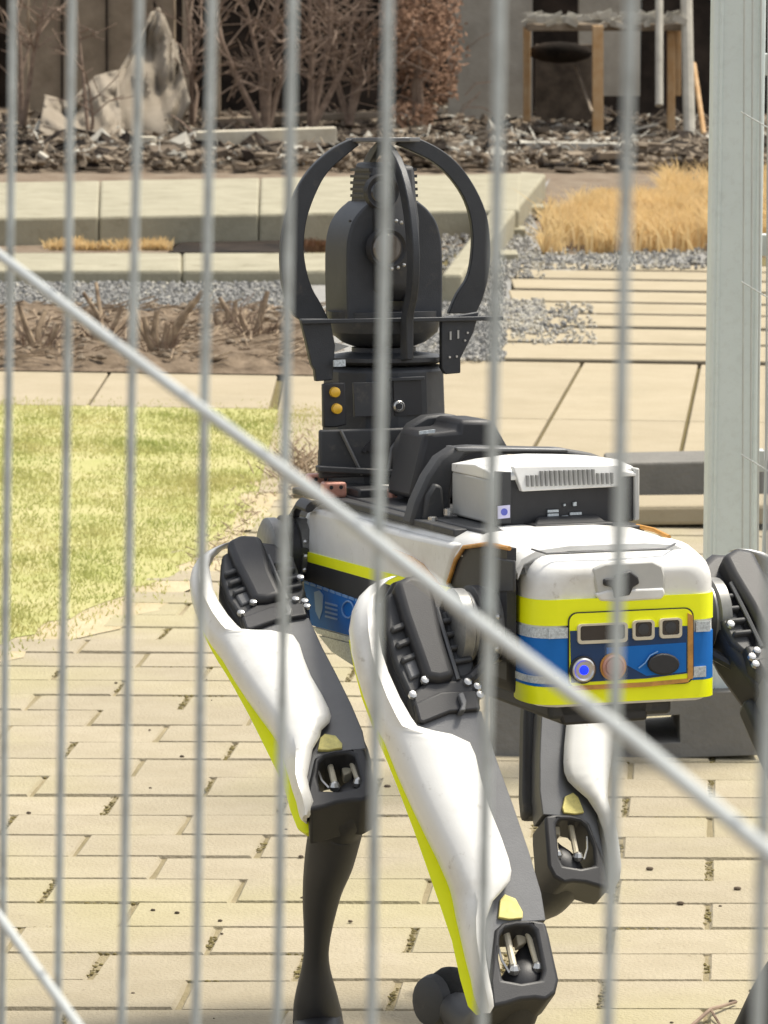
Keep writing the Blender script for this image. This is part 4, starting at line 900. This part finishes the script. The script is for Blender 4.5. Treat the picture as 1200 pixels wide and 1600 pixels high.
HC = P(900, 884, 5.46); KC = towards(HC, 886, 1306, lenA); FC = frame(HC, KC, True)
zc = (KC-CAM).dot(fw)
shinC = ([P(850, 1400, zc+.06), P(800, 1415, zc+.16), P(760, 1420, zc+.24)], [.034, .026, .022], P(745, 1422, zc+.28))
build_leg(FC, shinC, 'front leg behind the body, lifted', (.16, .86, .02))
HD = P(1182, 935, 4.74); KD = towards(HD, 1385, 1380, lenA); FD = frame(HD, KD, True)
zd = (KD-CAM).dot(fw); fD = G(1118, 1712, .034)
shinD = ([P(1330, 1430, zd+.02), P(1232, 1525, zd+.06), P(1172, 1630, zd+.12), fD+Z0*.02], [.034, .032, .030, .03], fD)
build_leg(FD, shinD, 'rear leg cut off by the right edge of the photo', (.16, .10, .0))

# ------------------------------------------------------------------ fences
# grey foot block with slot and the post
zf = (G(1120, 1186)-CAM).dot(fw)
fb = MB().holed([P(x, y, zf) for x, y in ((770, 1192), (770, 1088), (1185, 1080), (1185, 1180), (1065, 1184), (1064, 1186), (1000, 1188))], [P(x, y, zf) for x, y in ((1008, 1120), (1062, 1117), (1063, 1160), (1010, 1163))], V((0, .24, 0)))
tag(fb.build('slotted_block', CONCG, bevel=.006, smooth=False), 'long grey slotted concrete block lying on the bricks under the robot', 'block')
zp = zf+.10
post = empty('fence_post', P(1148, 1180, zp), 0, 'broad pale grey green metal post standing behind the robot at the right', 'post')
wpx = 41; cxp = lambda y: 1147-(y-400)*.004
A = P(1136, 1170, zp); B_ = P(1146, 0, zp*.985); wv = 39/6000*zp
pu = (V((B_.x, A.y, B_.z))-A).normalized(); pside = V((pu.z, 0, -pu.x)); pa = (pside, V((0, 1, 0)), pu)
MB().box(A+pu*1.05, (wv, wv, 1.06), pa).build('post_tube', POSTM, post, bevel=.006)
for fx in (-.72, .80): MB().box(A+pu*1.05-pside*(-fx*wv)-V((0, wv, 0)), (.003, .004, 1.06), pa).build('post_lip', POSTM, post, bevel=.0015)
MB().box(A+pu*2.118, (wv+.004, wv+.004, .006), pa).build('post_cap', DGREY, post, bevel=.002)
for z_ in (.55, .95, 1.28): MB().box(A+pu*z_+pside*(wv*1.05)-V((0, wv*.3, 0)), (.010, .016, .02), pa).build('panel_clip', GALVL, post, bevel=.002)
pn = empty('mesh_panel', V((A.x+.1, A.y, 0)), 0, 'narrow welded wire mesh panel right of the broad post', 'fence')
for k in range(9):
    x = A.x+wv+.012+k*.016*(1+.25*k); y = A.y+.02+.05*k
    MB().tube([V((x, y, .08)), V((x, y, 2.1))], .0022, 6).build('wire', GALVL, pn)
for x0_, x1_ in ((1163, 1160), (1176, 1172), (1189, 1184), (1201, 1196), (1214, 1208), (1228, 1221), (1243, 1235)):
    MB().tube([hit(x, y, A-V((0, .085, 0)), V((0, 1, 0))) for x, y in ((x0_+2, -300), (x0_, 0), (x1_, 900), (x1_-1, 1150))], .0019, 6).build('wire', GALVL, pn)
for py in (-110, 175, 440, 710, 975):
    q = hit(1158, py, A-V((0, .09, 0)), V((0, 1, 0))); MB().tube([q, q+V((.05, -.02, -.028)), q+V((.45, .0, -.16))], .0014, 6).build('cross_wire', GALVL, pn)

# near fence: vertical wires and braces
zr = 1.07; f0 = P(985, 800, zr); fd = V((-2140/6000.0, 1, 0)).normalized(); fn = fd.cross(Z0).normalized()
fence = empty('wire_fence', V((f0.x, f0.y, 0)), 0, 'grey vertical wire fence close to the camera with diagonal brace rods', 'fence')
def FP(px, py, off=0): return hit(px, py, f0+fn*off, fn)
if (CAM-f0).dot(fn) < 0: fn_s = -1
else: fn_s = 1
wires = [(-68, -92), (20, 2), (113, 90), (217, 190), (330, 305), (457, 433), (606, 580), (781, 753), (986, 949), (1231, 1183), (1525, 1465)]
for a, b in wires:
    p = FP(a, 0); q = FP(b, 1600); d = (q-p)/abs(q.z-p.z)
    top = p-d*(2.05-p.z); bot = q+d*(q.z-.10)
    pts = [top.lerp(bot, k/40)+V((math.sin(k*.9+a)*.0002, 0, 0)) for k in range(41)]
    MB().tube(pts, .0018, 10).build('wire', GALV, fence)
off = .0075*fn_s
def rod(pp, r): 
    pts = [FP(x, y, off) for x, y in pp]
    MB().tube(pts, r, 14).build('brace_rod', GALVL, fence)
rod([(-420, 90), (0, 399), (240, 583), (500, 776), (760, 982), (1000, 1164), (1200, 1331), (1420, 1515)], .0023)
rod([(-330, 1010), (0, 1434), (120, 1600), (330, 1900)], .0023)
for z in (.10, 2.05):
    a = f0-fd*.25; b = f0+fd*1.15; MB().tube([V((a.x, a.y, z)), V((b.x, b.y, z))], .02, 12).build('rail', GALV, fence)
